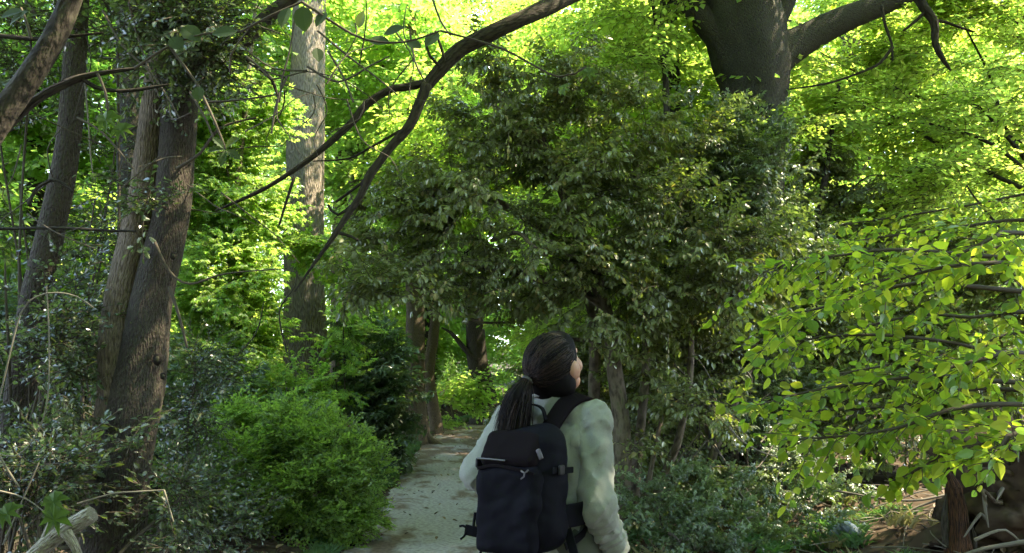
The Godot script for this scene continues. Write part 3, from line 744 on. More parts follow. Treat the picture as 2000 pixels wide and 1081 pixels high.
# the grey beech whose fork shows top right; its long bare bough arches left over the path
func great_beech() -> void:
	rng.seed = 9
	var f := foot(1452, 9.0)
	var root := thing("great_beech", "huge grey beech forking into heavy limbs at the upper right, its foot hidden by ivy", "tree", f)
	limb("trunk", root, M.beech_bark, [f] + along(9.0, [[1455, 940], [1462, 700], [1468, 500], [1474, 300], [1475, 210], [1468, 130], [1452, 50], [1440, -60], [1450, -260]]), [0.62, 0.46, 0.40, 0.36, 0.345, 0.345, 0.43, 0.46, 0.42, 0.25], 0.07, 40, 0.10, 0.04)
	limb("limb", root, M.beech_bark, along(9.0, [[1478, 165], [1515, 112], [1560, 84], [1640, 42], [1760, -8], [1900, -80], [2060, -220]]), [0.28, 0.24, 0.19, 0.155, 0.125, 0.10, 0.07], 0.09, 18, 0.06)
	limb("limb", root, M.beech_bark, along(8.9, [[1455, 150], [1415, 85], [1380, 45], [1335, -15], [1290, -110], [1210, -260]]), [0.2, 0.17, 0.15, 0.13, 0.12, 0.08], 0.09, 16, 0.06)
	limb("limb", root, M.beech_bark, along(9.1, [[1470, 100], [1520, 20], [1545, -60], [1560, -250]]), [0.2, 0.16, 0.14, 0.1], 0.1, 14, 0.06)
	var arch := limb("limb", root, M.dark_bark, along(6.3, [[1320, -60, 8.9], [1230, -70, 7.8], [1150, -25, 6.9], [1080, 8, 6.5], [1000, 45], [900, 96], [856, 140], [830, 172]]), [0.10, 0.085, 0.075, 0.07, 0.066, 0.062, 0.055, 0.048], 0.07, 12, 0.10)
	arch.set_meta("label", "long bare dark bough arching over the path")
	limb("limb", root, M.dark_bark, along(6.3, [[838, 160], [795, 170], [760, 176], [715, 205], [690, 236], [640, 282], [585, 325], [510, 372], [420, 412]]), [0.036, 0.032, 0.032, 0.031, 0.03, 0.027, 0.022, 0.018, 0.008], 0.07, 10, 0.12)
	limb("limb", root, M.dark_bark, along(6.2, [[834, 165], [818, 205], [800, 245], [765, 285], [742, 315], [720, 346], [702, 385], [672, 430], [650, 464], [610, 520], [575, 570]]), [0.045, 0.043, 0.042, 0.036, 0.034, 0.038, 0.03, 0.027, 0.022, 0.012, 0.006], 0.07, 10, 0.12)
	for q in [[[800, 245], [770, 262], [720, 290], [680, 310], [610, 315]], [[715, 350], [690, 370], [655, 395]], [[575, 345], [560, 390], [545, 440]], [[700, 390], [660, 420], [640, 400]], [[660, 455], [685, 462], [700, 470]], [[870, 120], [862, 95], [850, 60]], [[860, 130], [840, 110], [830, 80]]]:
		limb("limb", root, M.dark_bark, along(6.25, q), [0.014, 0.012, 0.01, 0.008, 0.005].slice(0, q.size()), 0.07, 6, 0.12)
	for q in [[[1780, -30], [1806, 15], [1826, 45], [1828, 85], [1842, 115], [1858, 138]], [[1810, 20], [1790, 40], [1765, 60]], [[1828, 40], [1850, 44], [1880, 55], [1902, 62]], [[1722, 10], [1730, 50], [1742, 85], [1744, 118]], [[1744, 92], [1720, 122], [1690, 138], [1620, 162], [1540, 175]]]:
		limb("limb", root, M.dark_bark, along(7.0, q), [0.045, 0.042, 0.038, 0.03, 0.022, 0.01].slice(0, q.size()) if q.size() > 5 else [0.016, 0.014, 0.012, 0.010, 0.006].slice(0, q.size()), 0.08, 7, 0.10)
	var cl := clumps_at(root, [[1450, -330, 9, 2.6, 0.8, 2.4], [1800, -300, 8.5, 2.4, 0.7, 2.4], [1150, -320, 8, 2.2, 0.7, 2.2], [1600, -620, 7, 2.6, 0.8, 2.4], [1300, -700, 9, 3.0, 1.2, 2.6], [1050, -900, 6.5, 2.2, 0.8, 2.2], [2000, -800, 9.5, 2.6, 1.0, 2.6], [1000, -330, 8.6, 1.8, 0.5, 1.6], [760, -300, 8.2, 1.5, 0.45, 1.4], [880, -520, 7.0, 1.8, 0.5, 1.8], [2700, -500, 5.5, 2.0, 0.7, 2.0], [2200, -750, 6.0, 2.0, 0.7, 2.0], [3000, -900, 5.0, 2.0, 0.8, 2.2]])  # near clumps at the far right are added out of view for shade
	many("crown", S.beech[1], scatter(cl, 1800, Vector2(0.85, 1.3), 0.7, -0.10), root)
	# a few low sprays hang into view by the fork
	cl = clumps_at(root, [[1480, 265, 8.2, 0.22, 0.1, 0.2], [1560, 230, 8.4, 0.3, 0.12, 0.3]])
	many("foliage", S.beech[0], scatter(cl, 26, Vector2(0.5, 0.8), 0.8), root)

func far_trees() -> void:
	rng.seed = 501
	for k in 24:
		var row := 0 if k < 10 else 1
		var col := k - row * 10
		var depth := rnd(25.0, 31.0) + row * 13.0
		var px := -150.0 + col * (245.0 if row == 0 else 175.0) + rnd(-60, 60)
		if row == 0 and px > 880 and px < 1100: px += 260.0
		var f := foot(px, depth)
		var h := rnd(13, 18)
		var lean := Vector3(rnd(-0.6, 0.6), 0, rnd(-0.6, 0.6))
		var r := rnd(0.16, 0.30)
		var trunk := [f, f + Vector3(0, h * 0.3, 0) + lean * 0.3, f + Vector3(0, h * 0.65, 0) + lean, f + Vector3(0, h, 0) + lean * 1.6]
		var cl := []
		for j in 11:
			var y := rnd(0.06, 1.0) * h if j > 2 else rnd(0.04, 0.2) * h
			var a := rnd(0, TAU)
			var out := rnd(0.6, 2.4)
			cl.append([Vector3(cos(a) * out, y, sin(a) * out), Vector3(rnd(1.5, 2.3), rnd(1.0, 1.6), rnd(1.5, 2.3))])
		tree("woodland_tree", "tall leafy tree in the sunlit wood that closes the view behind", f, trunk, [r * 1.3, r, r * 0.8, r * 0.3], M.brown_bark if k % 2 else M.dark_bark, "maple_far" if k % 3 else "beech_far", cl, 430, Vector2(0.9, 1.5), 5, "trees of the wood behind", {"sides": 10, "step": 0.8, "gaps": -0.14})
	# unseen trees added behind the viewer to shut out the low sky there
	rng.seed = 540
	for k in 9:
		var f := Vector3(-13.0 + k * 3.2 + rnd(-0.8, 0.8), 0, rnd(4.0, 8.0))
		f.y = height(f.x, f.z) - 0.05
		var trunk := [f, f + Vector3(0.1, 4, 0), f + Vector3(-0.2, 8, 0.2), f + Vector3(0, 13, 0)]
		var cl := []
		for j in 10:
			var a := rnd(0, TAU)
			cl.append([Vector3(cos(a) * rnd(0.3, 1.8), 0.8 + j * 1.25, sin(a) * rnd(0.3, 1.6)), Vector3(1.6, 1.0, 1.5)])
		tree("woodland_tree", "leafy tree of the wood standing out of view behind the camera position", f, trunk, [0.25, 0.2, 0.16, 0.06], M.dark_bark, "maple_far", cl, 700, Vector2(0.8, 1.2), 4, "trees behind the viewer", {"sides": 10, "step": 0.8})
# ---------------------------------------------------------------- holly over the path, ivy, young beech
# twigs that carry single leaves: returns leaf places, and adds the twigs as one part each
func leafy_twig(root: Node3D, p: Array, r: float, gap: float, size: float, tumble: float, hang: float, out: Array) -> void:
	var q := []
	for v in p: q.append(v - root.position)
	var rr := []
	for k in p.size(): rr.append(lerpf(r, r * 0.35, float(k) / (p.size() - 1)))
	var s := spline(q, rr, 0.06)
	var b := Buf.new()
	tube(b, s[0], s[1], 5, 0.06)
	part("twig", b.to_mesh(M.twig), root)
	var pts: PackedVector3Array = s[0]
	var left := gap
	var side := 1.0
	for k in pts.size() - 1:
		var seg := pts[k].distance_to(pts[k + 1])
		var d := (pts[k + 1] - pts[k]).normalized()
		while left < seg:
			var o := pts[k].lerp(pts[k + 1], left / seg)
			var dir := (d.rotated(Vector3.UP, side * deg_to_rad(rnd(35, 75))) + rdir() * tumble * 0.5 + Vector3.DOWN * hang * rnd(0.2, 1.3)).normalized()
			var z := size * rnd(0.5, 1.2)
			out.append(Transform3D(facing(dir, (Vector3.UP + rdir() * tumble).normalized()) * Basis.from_scale(Vector3(z * rnd(0.85, 1.2), z, z)), o))
			side = -side
			left += gap * rnd(0.7, 1.3)
		left -= seg

# the leaves that show largest become parts of their own, the rest one part of many
func hang_leaves(root: Node3D, shapes: Array, mats: Array, places: Array, most := 300) -> void:
	var seen := []
	var rest := []
	for t in places:
		var v: Vector3 = look.inverse() * (t.origin + root.position - EYE)
		var inside := v.z < 0.0 and absf(v.x / v.z) < 0.64 and absf(v.y / v.z) < 0.345
		seen.append([v.length() if inside else v.length() + 100.0, t])
	seen.sort_custom(func(a, b): return a[0] < b[0])
	var meshes := []
	for m in mats:
		for shape in shapes:
			var b := Buf.new()
			b.add(L[shape], Transform3D.IDENTITY)
			meshes.append(b.to_mesh(m))
			rest.append([])
	for k in seen.size():
		var j := int(rng.randf() * sqrt(rng.randf()) * 1.2 * mats.size()) % mats.size() * shapes.size() + rng.randi() % shapes.size()
		if k < most: part("leaf", meshes[j], root, seen[k][1])
		else: rest[j].append(seen[k][1])
	for j in meshes.size():
		if rest[j].size(): many("foliage", meshes[j], rest[j], root, "stuff")

func holly() -> void:
	rng.seed = 23
	var f := foot(1205, 7.4)
	var root := thing("holly_tree", "dark glossy evergreen arching over the path above the walker", "tree", f)
	var stems := [
		[[1214, 1040, 7.2], [1212, 940, 7.2], [1216, 860, 7.2], [1205, 760, 7.3], [1180, 600, 7.5], [1120, 420, 7.6], [1050, 260, 7.6]], [[1245, 1040, 7.4], [1240, 960, 7.4], [1250, 850, 7.4], [1262, 700, 7.5], [1255, 520, 7.6], [1240, 300, 7.7]],
		[[1275, 1030, 7.5], [1285, 960, 7.5], [1310, 900, 7.5], [1330, 840, 7.5], [1350, 700, 7.6], [1340, 500, 7.7]], [[1165, 1000, 8.4], [1160, 800, 8.4], [1162, 690, 8.3], [1155, 600, 8.2], [1090, 480, 8.0], [980, 400, 7.8], [840, 380, 7.6]],
		[[1260, 1040, 7.2], [1262, 980, 7.2], [1275, 900, 7.2], [1300, 780, 7.3]], [[1180, 600, 7.5], [1100, 560, 7.5], [990, 530, 7.6], [860, 520, 7.6], [740, 500, 7.6]], [[1380, 1000, 7.9], [1390, 900, 7.9], [1430, 800, 7.9], [1470, 690, 8.0], [1440, 560, 8.0]],
		[[1155, 665, 8.2], [1120, 664, 8.1], [1060, 660, 8.0]], [[960, 470, 7.5], [1010, 455, 7.2], [1040, 480, 7.0], [1070, 500, 7.0]], [[1000, 630, 7.9], [940, 630, 7.8], [880, 612, 7.8]]]
	var w := [0.10, 0.055, 0.05, 0.07, 0.03, 0.045, 0.05, 0.025, 0.022, 0.014]
	for k in stems.size():
		var r := []
		for j in stems[k].size(): r.append(w[k] * (1.0 - 0.55 * j / stems[k].size()))
		var p := along(7.5, stems[k])
		if k < 5 or k == 6:
			var g: Vector3 = p[0]
			p.push_front(Vector3(g.x, height(g.x, g.z) - 0.05, g.z))
			r.push_front(w[k] * 1.3)
		limb("stem", root, M.holly_bark, p, r, 0.09, 10, 0.10)
	var spots := [[745, 500, 0.40], [800, 560, 0.30], [790, 420, 0.42], [850, 340, 0.42], [900, 500, 0.48], [880, 590, 0.22], [930, 240, 0.42], [980, 400, 0.55], [990, 570, 0.34], [1030, 160, 0.42], [1060, 500, 0.5], [1100, 300, 0.55], [1140, 140, 0.36], [1150, 450, 0.5], [1170, 590, 0.36], [1230, 240, 0.5], [1260, 400, 0.5], [1290, 560, 0.45], [1250, 680, 0.3], [1350, 300, 0.4], [1390, 440, 0.45], [1420, 580, 0.42], [1340, 700, 0.36], [1290, 830, 0.32], [1380, 800, 0.3], [1310, 960, 0.3], [1260, 1020, 0.25], [960, 120, 0.28], [1090, 400, 0.5], [1000, 300, 0.5], [870, 430, 0.45], [940, 540, 0.35], [1100, 570, 0.36], [1180, 360, 0.5], [1330, 420, 0.45], [1220, 520, 0.42], [1240, 760, 0.3], [1330, 620, 0.4], [1400, 700, 0.35], [1440, 480, 0.4], [1230, 900, 0.22], [1350, 900, 0.3], [1180, 680, 0.25], [700, 540, 0.25]]
	var cl := []
	for s in spots: cl.append([at(s[0], s[1], rnd(6.9, 8.1)) - root.position, Vector3(s[2], s[2] * 0.85, s[2] * 1.1)])
	many("crown", S.holly[0], scatter(cl, 610, Vector2(0.65, 1.1), 0.3, -0.09, 0.25), root)
	many("crown", S.holly[1], scatter(cl, 400, Vector2(0.65, 1.1), 0.3, -0.09, 0.25), root)
	var places := []
	for k in 44:
		var s: Array = spots[rng.randi() % spots.size()]
		var o := at(s[0] + rnd(-70, 70), s[1] + rnd(-60, 60), rnd(6.4, 7.0))
		var d := Vector3(rnd(-1, 1), rnd(-0.7, 0.3), rnd(0, 0.6)).normalized() * rnd(0.2, 0.4)
		leafy_twig(root, [o, o + d * 0.5 + Vector3(0, 0.02, 0), o + d - Vector3(0, 0.05, 0)], 0.004, 0.032, 0.065, 0.7, 0.5, places)
	hang_leaves(root, ["glossy"], M.holly, places)

	rng.seed = 29
	root = thing("ivy", "ivy hanging in curtains over the foot and trunk of the forked beech", "climber", foot(1462, 8.6))
	cl = []
	for s in [[1490, 250, 0.16], [1440, 230, 0.16], [1480, 310, 0.24], [1510, 340, 0.22], [1450, 300, 0.2], [1420, 380, 0.3], [1490, 420, 0.3], [1450, 520, 0.35], [1520, 380, 0.25], [1400, 560, 0.3], [1500, 600, 0.3], [1440, 680, 0.3], [1390, 260, 0.25], [1500, 760, 0.3], [1420, 880, 0.3], [1540, 480, 0.25], [1480, 940, 0.3]]:
		cl.append([at(s[0], s[1], rnd(8.0, 8.5)) - root.position, Vector3(s[2], s[2] * 1.3, s[2])])
	many("foliage", S.ivy[0], scatter(cl, 640, Vector2(0.8, 1.3), 0.1, -0.25, 0.2), root)
	for k in 10:
		var x := 1400.0 + k * 14 + rnd(-8, 8)
		limb("stem", root, M.brown_bark, along(8.55, [[x, 1010], [x + rnd(-20, 20), 800], [x + rnd(-20, 20), 600], [x + rnd(-25, 25), 420]]), [0.022, 0.018, 0.014, 0.008], 0.15, 6, 0.1)
	var twigs := thing("dead_twigs", "tangle of bare brown twigs in the gloom below the forked beech", "twigs", foot(1400, 7.6))
	for k in 34:
		var o := at(rnd(1320, 1520), rnd(560, 960), rnd(7.0, 8.2))
		var d := Vector3(rnd(-0.5, 0.5), rnd(-0.7, 0.7), rnd(-0.3, 0.3))
		limb("twig", twigs, M.grey_twig if k % 3 else M.brown_bark, [o - d * 0.5, o + rdir() * 0.06, o + d * 0.5], [0.008, 0.006, 0.002], 0.1, 5, 0.1)

func young_beech() -> void:
	rng.seed = 31
	var f := Vector3(3.5, 0, -3.9)
	f.y = height(f.x, f.z) - 0.05
	var root := thing("young_beech", "young beech reaching in from the right with broad fresh green leaves", "tree", f)
	limb("trunk", root, M.beech_bark, [f, f + Vector3(-0.1, 1.0, 0.05), f + Vector3(0.05, 2.4, 0), f + Vector3(0.1, 4.2, -0.1)], [0.09, 0.07, 0.055, 0.03], 0.12, 14, 0.08)
	shade_crown(root, [[2.6, 4.8, -3.6, 1.4], [3.8, 5.2, -4.8, 1.5], [1.6, 5.2, -2.4, 1.4], [3.4, 5.2, -1.6, 1.5], [4.8, 4.8, -3.0, 1.5], [1.8, 5.8, -4.6, 1.4], [5.6, 5.6, -5.2, 1.6], [2.6, 5.6, 0.0, 1.4], [3.2, 4.9, -2.9, 1.0], [3.6, 6.0, -3.2, 1.2]], "beech", 900)
	var lines := [
		[[1860, 495, 3.6], [1740, 488, 3.5], [1650, 498, 3.5], [1560, 510, 3.5], [1490, 532, 3.5]], [[1900, 560, 3.3], [1780, 555, 3.2], [1700, 575, 3.2], [1610, 600, 3.2], [1545, 615, 3.2]], [[1960, 690, 3.6], [1850, 668, 3.5], [1720, 655, 3.4], [1600, 660, 3.4], [1500, 682, 3.4]],
		[[1950, 745, 3.4], [1820, 735, 3.3], [1720, 745, 3.3], [1580, 765, 3.3], [1455, 802, 3.3]], [[1980, 790, 3.2], [1860, 800, 3.1], [1760, 835, 3.1], [1650, 852, 3.1], [1560, 858, 3.1]], [[1990, 860, 3.3], [1910, 868, 3.2], [1840, 890, 3.2], [1780, 925, 3.2]],
		[[1990, 430, 4.2], [1900, 440, 4.2], [1780, 455, 4.2], [1680, 470, 4.2]], [[1990, 610, 3.9], [1900, 620, 3.8], [1800, 615, 3.8], [1680, 640, 3.8]], [[2000, 520, 3.0], [1920, 515, 2.9], [1830, 525, 2.9], [1760, 545, 2.9]], [[2010, 840, 2.8], [1960, 870, 2.8], [1930, 905, 2.8]], [[1990, 455, 3.2], [1930, 470, 3.1], [1870, 500, 3.1]], [[1990, 690, 3.0], [1930, 700, 2.9], [1850, 720, 2.9]], [[1900, 760, 3.8], [1800, 790, 3.7], [1640, 800, 3.7], [1560, 805, 3.7]], [[2000, 380, 5.0], [1900, 400, 5.0], [1780, 420, 5.0], [1640, 440, 5.0]], [[2000, 470, 4.8], [1900, 500, 4.8], [1760, 540, 4.8], [1620, 570, 4.8]], [[1990, 650, 4.6], [1880, 690, 4.6], [1760, 710, 4.6], [1640, 730, 4.6]]]
	var places := []
	for q in lines:
		var p := along(3.4, q)
		var a: Vector3 = p[0]
		var join := Vector3(f.x, clampf(a.y - 0.25, 0.5, 3.6), f.z)
		limb("branch", root, M.twig, [join, join.lerp(a, 0.55) + Vector3(0, 0.06, 0)] + p, [0.016, 0.013, 0.010, 0.008, 0.0065, 0.005, 0.003].slice(0, p.size() + 2), 0.08, 6, 0.06)
		p.push_front(join.lerp(a, 0.35) + Vector3(0, 0.05, 0))
		for k in p.size() - 1:
			for j in 9:
				var t := (j + rnd(0, 1)) / 9.0
				var o: Vector3 = (p[k] as Vector3).lerp(p[k + 1], t)
				var d: Vector3 = (p[k + 1] - p[k]).normalized()
				d = d.rotated(Vector3.UP, (1 if j % 2 else -1) * deg_to_rad(rnd(25, 65)))
				d.y = rnd(-0.75, 0.35)
				var l := rnd(0.10, 0.34)
				leafy_twig(root, [o, o + d * l * 0.5, o + d * l + Vector3(0, -0.05 * l, 0)], 0.0022, 0.032, 0.058, 0.8, 0.45, places)
	hang_leaves(root, ["oval", "oval_curled", "oval_flat"], M.fresh, places)

# ---------------------------------------------------------------- shrubs
func shrub(called: String, label: String, where: Vector3, sprays_: String, clumps: Array, count: int, size: Vector2, mat: Material, group := "", opts := {}) -> Node3D:
	var root := thing(called, label, "shrub", where, group)
	var cl := clumps_at(root, clumps)
	for k in cl.size():
		var c: Vector3 = cl[k][0] + where
		var g := Vector3(lerpf(where.x, c.x, 0.5) + rnd(-0.2, 0.2), where.y, lerpf(where.z, c.z, 0.3) + rnd(-0.1, 0.1))
		limb("stem", root, mat, [g, g.lerp(c, 0.5) + rdir() * 0.16, c, c + (c - g).normalized() * cl[k][1].y * 0.6], [0.013, 0.011, 0.008, 0.003], 0.12, 6, 0.1)
	many("foliage", S[sprays_][rng.randi() % 2], scatter(cl, count, size, opts.get("level", 0.2), opts.get("gaps", -0.2), opts.get("grow", 0.2)), root)
	return root

func shrubs() -> void:
	rng.seed = 61
	shrub("green_bush", "round fresh green small-leaved bush beside the path", foot(630, 7.7), "privet", [[640, 880, 7.6, 0.34, 0.30, 0.34], [590, 850, 7.9, 0.32, 0.26, 0.3], [690, 930, 7.4, 0.27, 0.34, 0.3], [620, 960, 7.3, 0.36, 0.28, 0.3], [560, 930, 7.6, 0.34, 0.36, 0.34], [690, 1000, 7.3, 0.24, 0.2, 0.26], [640, 1020, 7.2, 0.3, 0.14, 0.26], [550, 820, 8.1, 0.26, 0.2, 0.26]], 620, Vector2(0.7, 1.15), M.twig, "bushes left of the path", {"gaps": -0.25})
	shrub("green_bush", "darker low bush crowding the foot of the twin-stemmed tree's right side", foot(440, 7.6), "privet", [[470, 900, 7.6, 0.34, 0.34, 0.34], [420, 960, 7.3, 0.36, 0.28, 0.3], [500, 980, 7.3, 0.32, 0.26, 0.3], [380, 890, 7.9, 0.3, 0.3, 0.3], [450, 830, 8.1, 0.3, 0.22, 0.3]], 380, Vector2(0.7, 1.15), M.twig, "bushes left of the path", {"gaps": -0.2})
	shrub("laurel_bush", "blue-green large-leaved evergreen bush between the pale trunk and the path", foot(735, 12.4), "laurel", [[735, 700, 12.4, 0.42, 0.4, 0.45], [770, 780, 12.3, 0.34, 0.42, 0.4], [715, 800, 12.2, 0.42, 0.45, 0.4], [760, 860, 12.1, 0.32, 0.25, 0.35], [700, 650, 12.8, 0.35, 0.3, 0.35], [690, 740, 12.5, 0.3, 0.4, 0.35]], 300, Vector2(0.8, 1.2), M.brown_bark)
	shrub("maple_shrub", "light green lobed-leaf shrub at the right of the pale ridged trunk", foot(670, 11.6), "maple", [[670, 650, 11.6, 0.25, 0.3, 0.3], [655, 740, 11.4, 0.2, 0.25, 0.25], [500, 770, 10.6, 0.7, 0.25, 0.4], [600, 770, 11.2, 0.35, 0.15, 0.3]], 90, Vector2(0.6, 0.9), M.twig)
	# prickly hollies round the stems at the left
	var near := [
		["holly bush with bare twigs in front of the slender tree's foot", 70, 4.9, [[60, 700, 4.9, 0.34, 0.34, 0.3], [120, 620, 5.0, 0.24, 0.28, 0.3], [40, 860, 4.7, 0.24, 0.3, 0.3], [70, 780, 4.8, 0.2, 0.34, 0.3], [10, 560, 5.0, 0.22, 0.25, 0.25]], 150],
		["low prickly holly at the foot of the twin-stemmed tree", 190, 4.4, [[70, 960, 4.4, 0.24, 0.24, 0.3], [40, 1020, 4.3, 0.3, 0.3, 0.3], [330, 1070, 4.6, 0.14, 0.10, 0.2], [150, 1085, 4.2, 0.2, 0.10, 0.2], [345, 980, 4.9, 0.16, 0.2, 0.2]], 110],
		["tall airy holly filling the gap between the two left trunks", 190, 5.6, [[200, 480, 5.9, 0.28, 0.3, 0.3], [180, 620, 5.9, 0.26, 0.3, 0.3], [220, 330, 5.8, 0.28, 0.3, 0.3], [40, 400, 6.0, 0.34, 0.26, 0.3], [230, 100, 5.4, 0.34, 0.28, 0.3], [60, 110, 5.6, 0.34, 0.3, 0.3], [0, 280, 5.8, 0.3, 0.3, 0.3], [170, 750, 5.8, 0.22, 0.3, 0.3]], 230],
		["dark evergreen understorey right of the twin-stemmed tree", 350, 7.0, [[375, 800, 7.0, 0.26, 0.4, 0.3], [370, 960, 6.8, 0.26, 0.35, 0.3], [380, 720, 7.2, 0.3, 0.25, 0.3], [420, 1040, 6.6, 0.35, 0.18, 0.3], [360, 1040, 6.5, 0.25, 0.2, 0.3]], 190]]
	for q in near:
		shrub("holly_bush", q[0], foot(q[1], q[2]), "holly_near", q[3], q[4], Vector2(0.7, 1.15), M.twig, "prickly hollies at the left", {"gaps": -0.05, "grow": 0.15})
	shrub("creeping_ivy", "mound of ivy at the walker's right between the path and the grass", foot(1380, 6.2), "ivy", [[1290, 1000, 6.5, 0.22, 0.22, 0.3], [1390, 985, 6.7, 0.28, 0.2, 0.3], [1330, 1060, 6.0, 0.28, 0.16, 0.3], [1470, 1010, 6.5, 0.28, 0.18, 0.3], [1560, 1000, 6.9, 0.25, 0.14, 0.3], [1440, 1070, 6.1, 0.28, 0.12, 0.25], [1600, 940, 7.6, 0.3, 0.2, 0.3]], 210, Vector2(0.7, 1.1), M.twig, "", {"gaps": -0.15})
	# understorey further back
	var back := [
		["laurel", "dark shrub behind the bush left of the path", 420, 10.2, [[420, 800, 10.2, 0.7, 0.5, 0.5], [330, 760, 10.4, 0.6, 0.5, 0.5], [520, 830, 10.0, 0.5, 0.35, 0.4]], 170],
		["laurel", "dark shrub at the left edge behind the hollies", 80, 9.0, [[80, 780, 9.0, 0.9, 0.6, 0.6], [200, 860, 8.6, 0.7, 0.5, 0.5], [40, 620, 9.4, 0.7, 0.5, 0.5], [240, 720, 9.2, 0.5, 0.5, 0.5], [60, 950, 8, 0.8, 0.4, 0.5]], 380],
		["maple_far", "leafy undergrowth at the far side of the path bend", 890, 29.0, [[880, 740, 29, 1.3, 1.2, 1.0], [820, 700, 28, 1.2, 1.4, 1.0], [960, 720, 30, 1.6, 1.5, 1.0], [1020, 740, 29, 1.4, 1.3, 1.0], [1000, 610, 27, 1.5, 1.2, 1.0], [940, 560, 28, 1.5, 1.2, 1.0], [1060, 680, 26, 1.3, 1.2, 1.0]], 420],
		["maple_far", "lit undergrowth between the crooked and the dark tree", 828, 22.0, [[826, 800, 22, 0.4, 0.5, 0.4], [880, 790, 23, 0.6, 0.6, 0.5]], 40],
		["holly", "evergreen thicket right of the path behind the walker's head", 1080, 11.0, [[1090, 760, 11, 0.5, 0.6, 0.5], [1180, 720, 11.5, 0.5, 0.7, 0.5], [1030, 800, 12, 0.35, 0.4, 0.4], [1230, 820, 11, 0.5, 0.5, 0.5]], 300],
		["holly", "dark thicket behind the ivy to the right of the stems", 1400, 10.5, [[1330, 760, 10.5, 0.6, 0.7, 0.5], [1450, 820, 10.3, 0.7, 0.5, 0.5], [1560, 760, 10.6, 0.6, 0.7, 0.5], [1560, 600, 10.6, 0.5, 0.5, 0.5], [1640, 660, 10.8, 0.5, 0.5, 0.5]], 330],
		["holly", "dim evergreen thicket behind the young beech", 1800, 9.0, [[1720, 640, 9.2, 0.6, 0.6, 0.5], [1840, 700, 9.0, 0.6, 0.6, 0.5], [1680, 800, 8.8, 0.6, 0.4, 0.5], [1800, 860, 8.6, 0.6, 0.3, 0.4], [1950, 760, 8.8, 0.6, 0.6, 0.5], [1980, 560, 9.4, 0.6, 0.5, 0.5], [1820, 520, 10, 0.7, 0.4, 0.5]], 560],
		["laurel", "dark shrub out of view beyond the left edge", -260, 7.0, [[-260, 800, 7.0, 0.9, 0.7, 0.7], [-420, 700, 7.4, 0.9, 0.9, 0.7], [-150, 950, 6.4, 0.6, 0.4, 0.5], [-330, 520, 7.4, 0.8, 0.7, 0.6], [-560, 820, 6.4, 0.9, 0.8, 0.8]], 420],
		["maple", "fresh shrub glowing between the evergreens on the right", 1760, 11.5, [[1600, 420, 11.5, 0.8, 0.4, 0.6], [1800, 540, 11.8, 0.9, 0.5, 0.6], [1950, 640, 11.5, 0.8, 0.6, 0.6], [1580, 700, 12, 0.7, 0.6, 0.6], [1300, 680, 13, 0.9, 0.8, 0.7], [1160, 640, 14, 0.8, 0.8, 0.7]], 330]]
	for q in back:
		shrub("understorey_shrub", q[1], foot(q[2], q[3]), q[0], q[4], q[5], Vector2(0.75, 1.15), M.brown_bark, "understorey shrubs", {"gaps": -0.15})

# ---------------------------------------------------------------- low growth and litter
func spread(count: int, box: Rect2, ok: Callable) -> Array:
	var out := []
	var tries := 0
	while out.size() < count and tries < count * 12:
		tries += 1
		var x := rnd(box.position.x, box.end.x)
		var z := rnd(box.position.y, box.end.y)
		if ok.call(x, z): out.append(Vector3(x, height(x, z), z))
	return out

func off_path(x: float, z: float) -> float:
	return absf(x - way(-z))

func blades(count: int, tall: float, mat: Material, seed_: int) -> ArrayMesh:
	rng.seed = seed_
	var b := Buf.new()
	for k in count:
		var a := rnd(0, TAU)
		var h := tall * rnd(0.5, 1.1)
		var shape := blade([[0, 0.5], [0.4, 0.45], [0.75, 0.3], [1, 0]], 0.3, rnd(0.1, 0.9))
		var w := rnd(0.0012, 0.0022)
		b.add(shape, Transform3D(facing(Vector3(cos(a) * 0.35, 1, sin(a) * 0.35), Vector3(-cos(a), 0.2, -sin(a))) * Basis.from_scale(Vector3(w * 2, h, h)), Vector3(rnd(-0.09, 0.09), 0, rnd(-0.09, 0.09))))
	return b.to_mesh(mat)

func stood(p: Array, a: float, b: float, flat_ := 0.15) -> Array:
	var out := []
	for q in p:
		var s := rnd(a, b)
		out.append(Transform3D(Basis(Vector3.UP, rnd(0, TAU)) * Basis(Vector3.RIGHT, rnd(-flat_, flat_)) * Basis.from_scale(Vector3(s, s, s)), q))
	return out

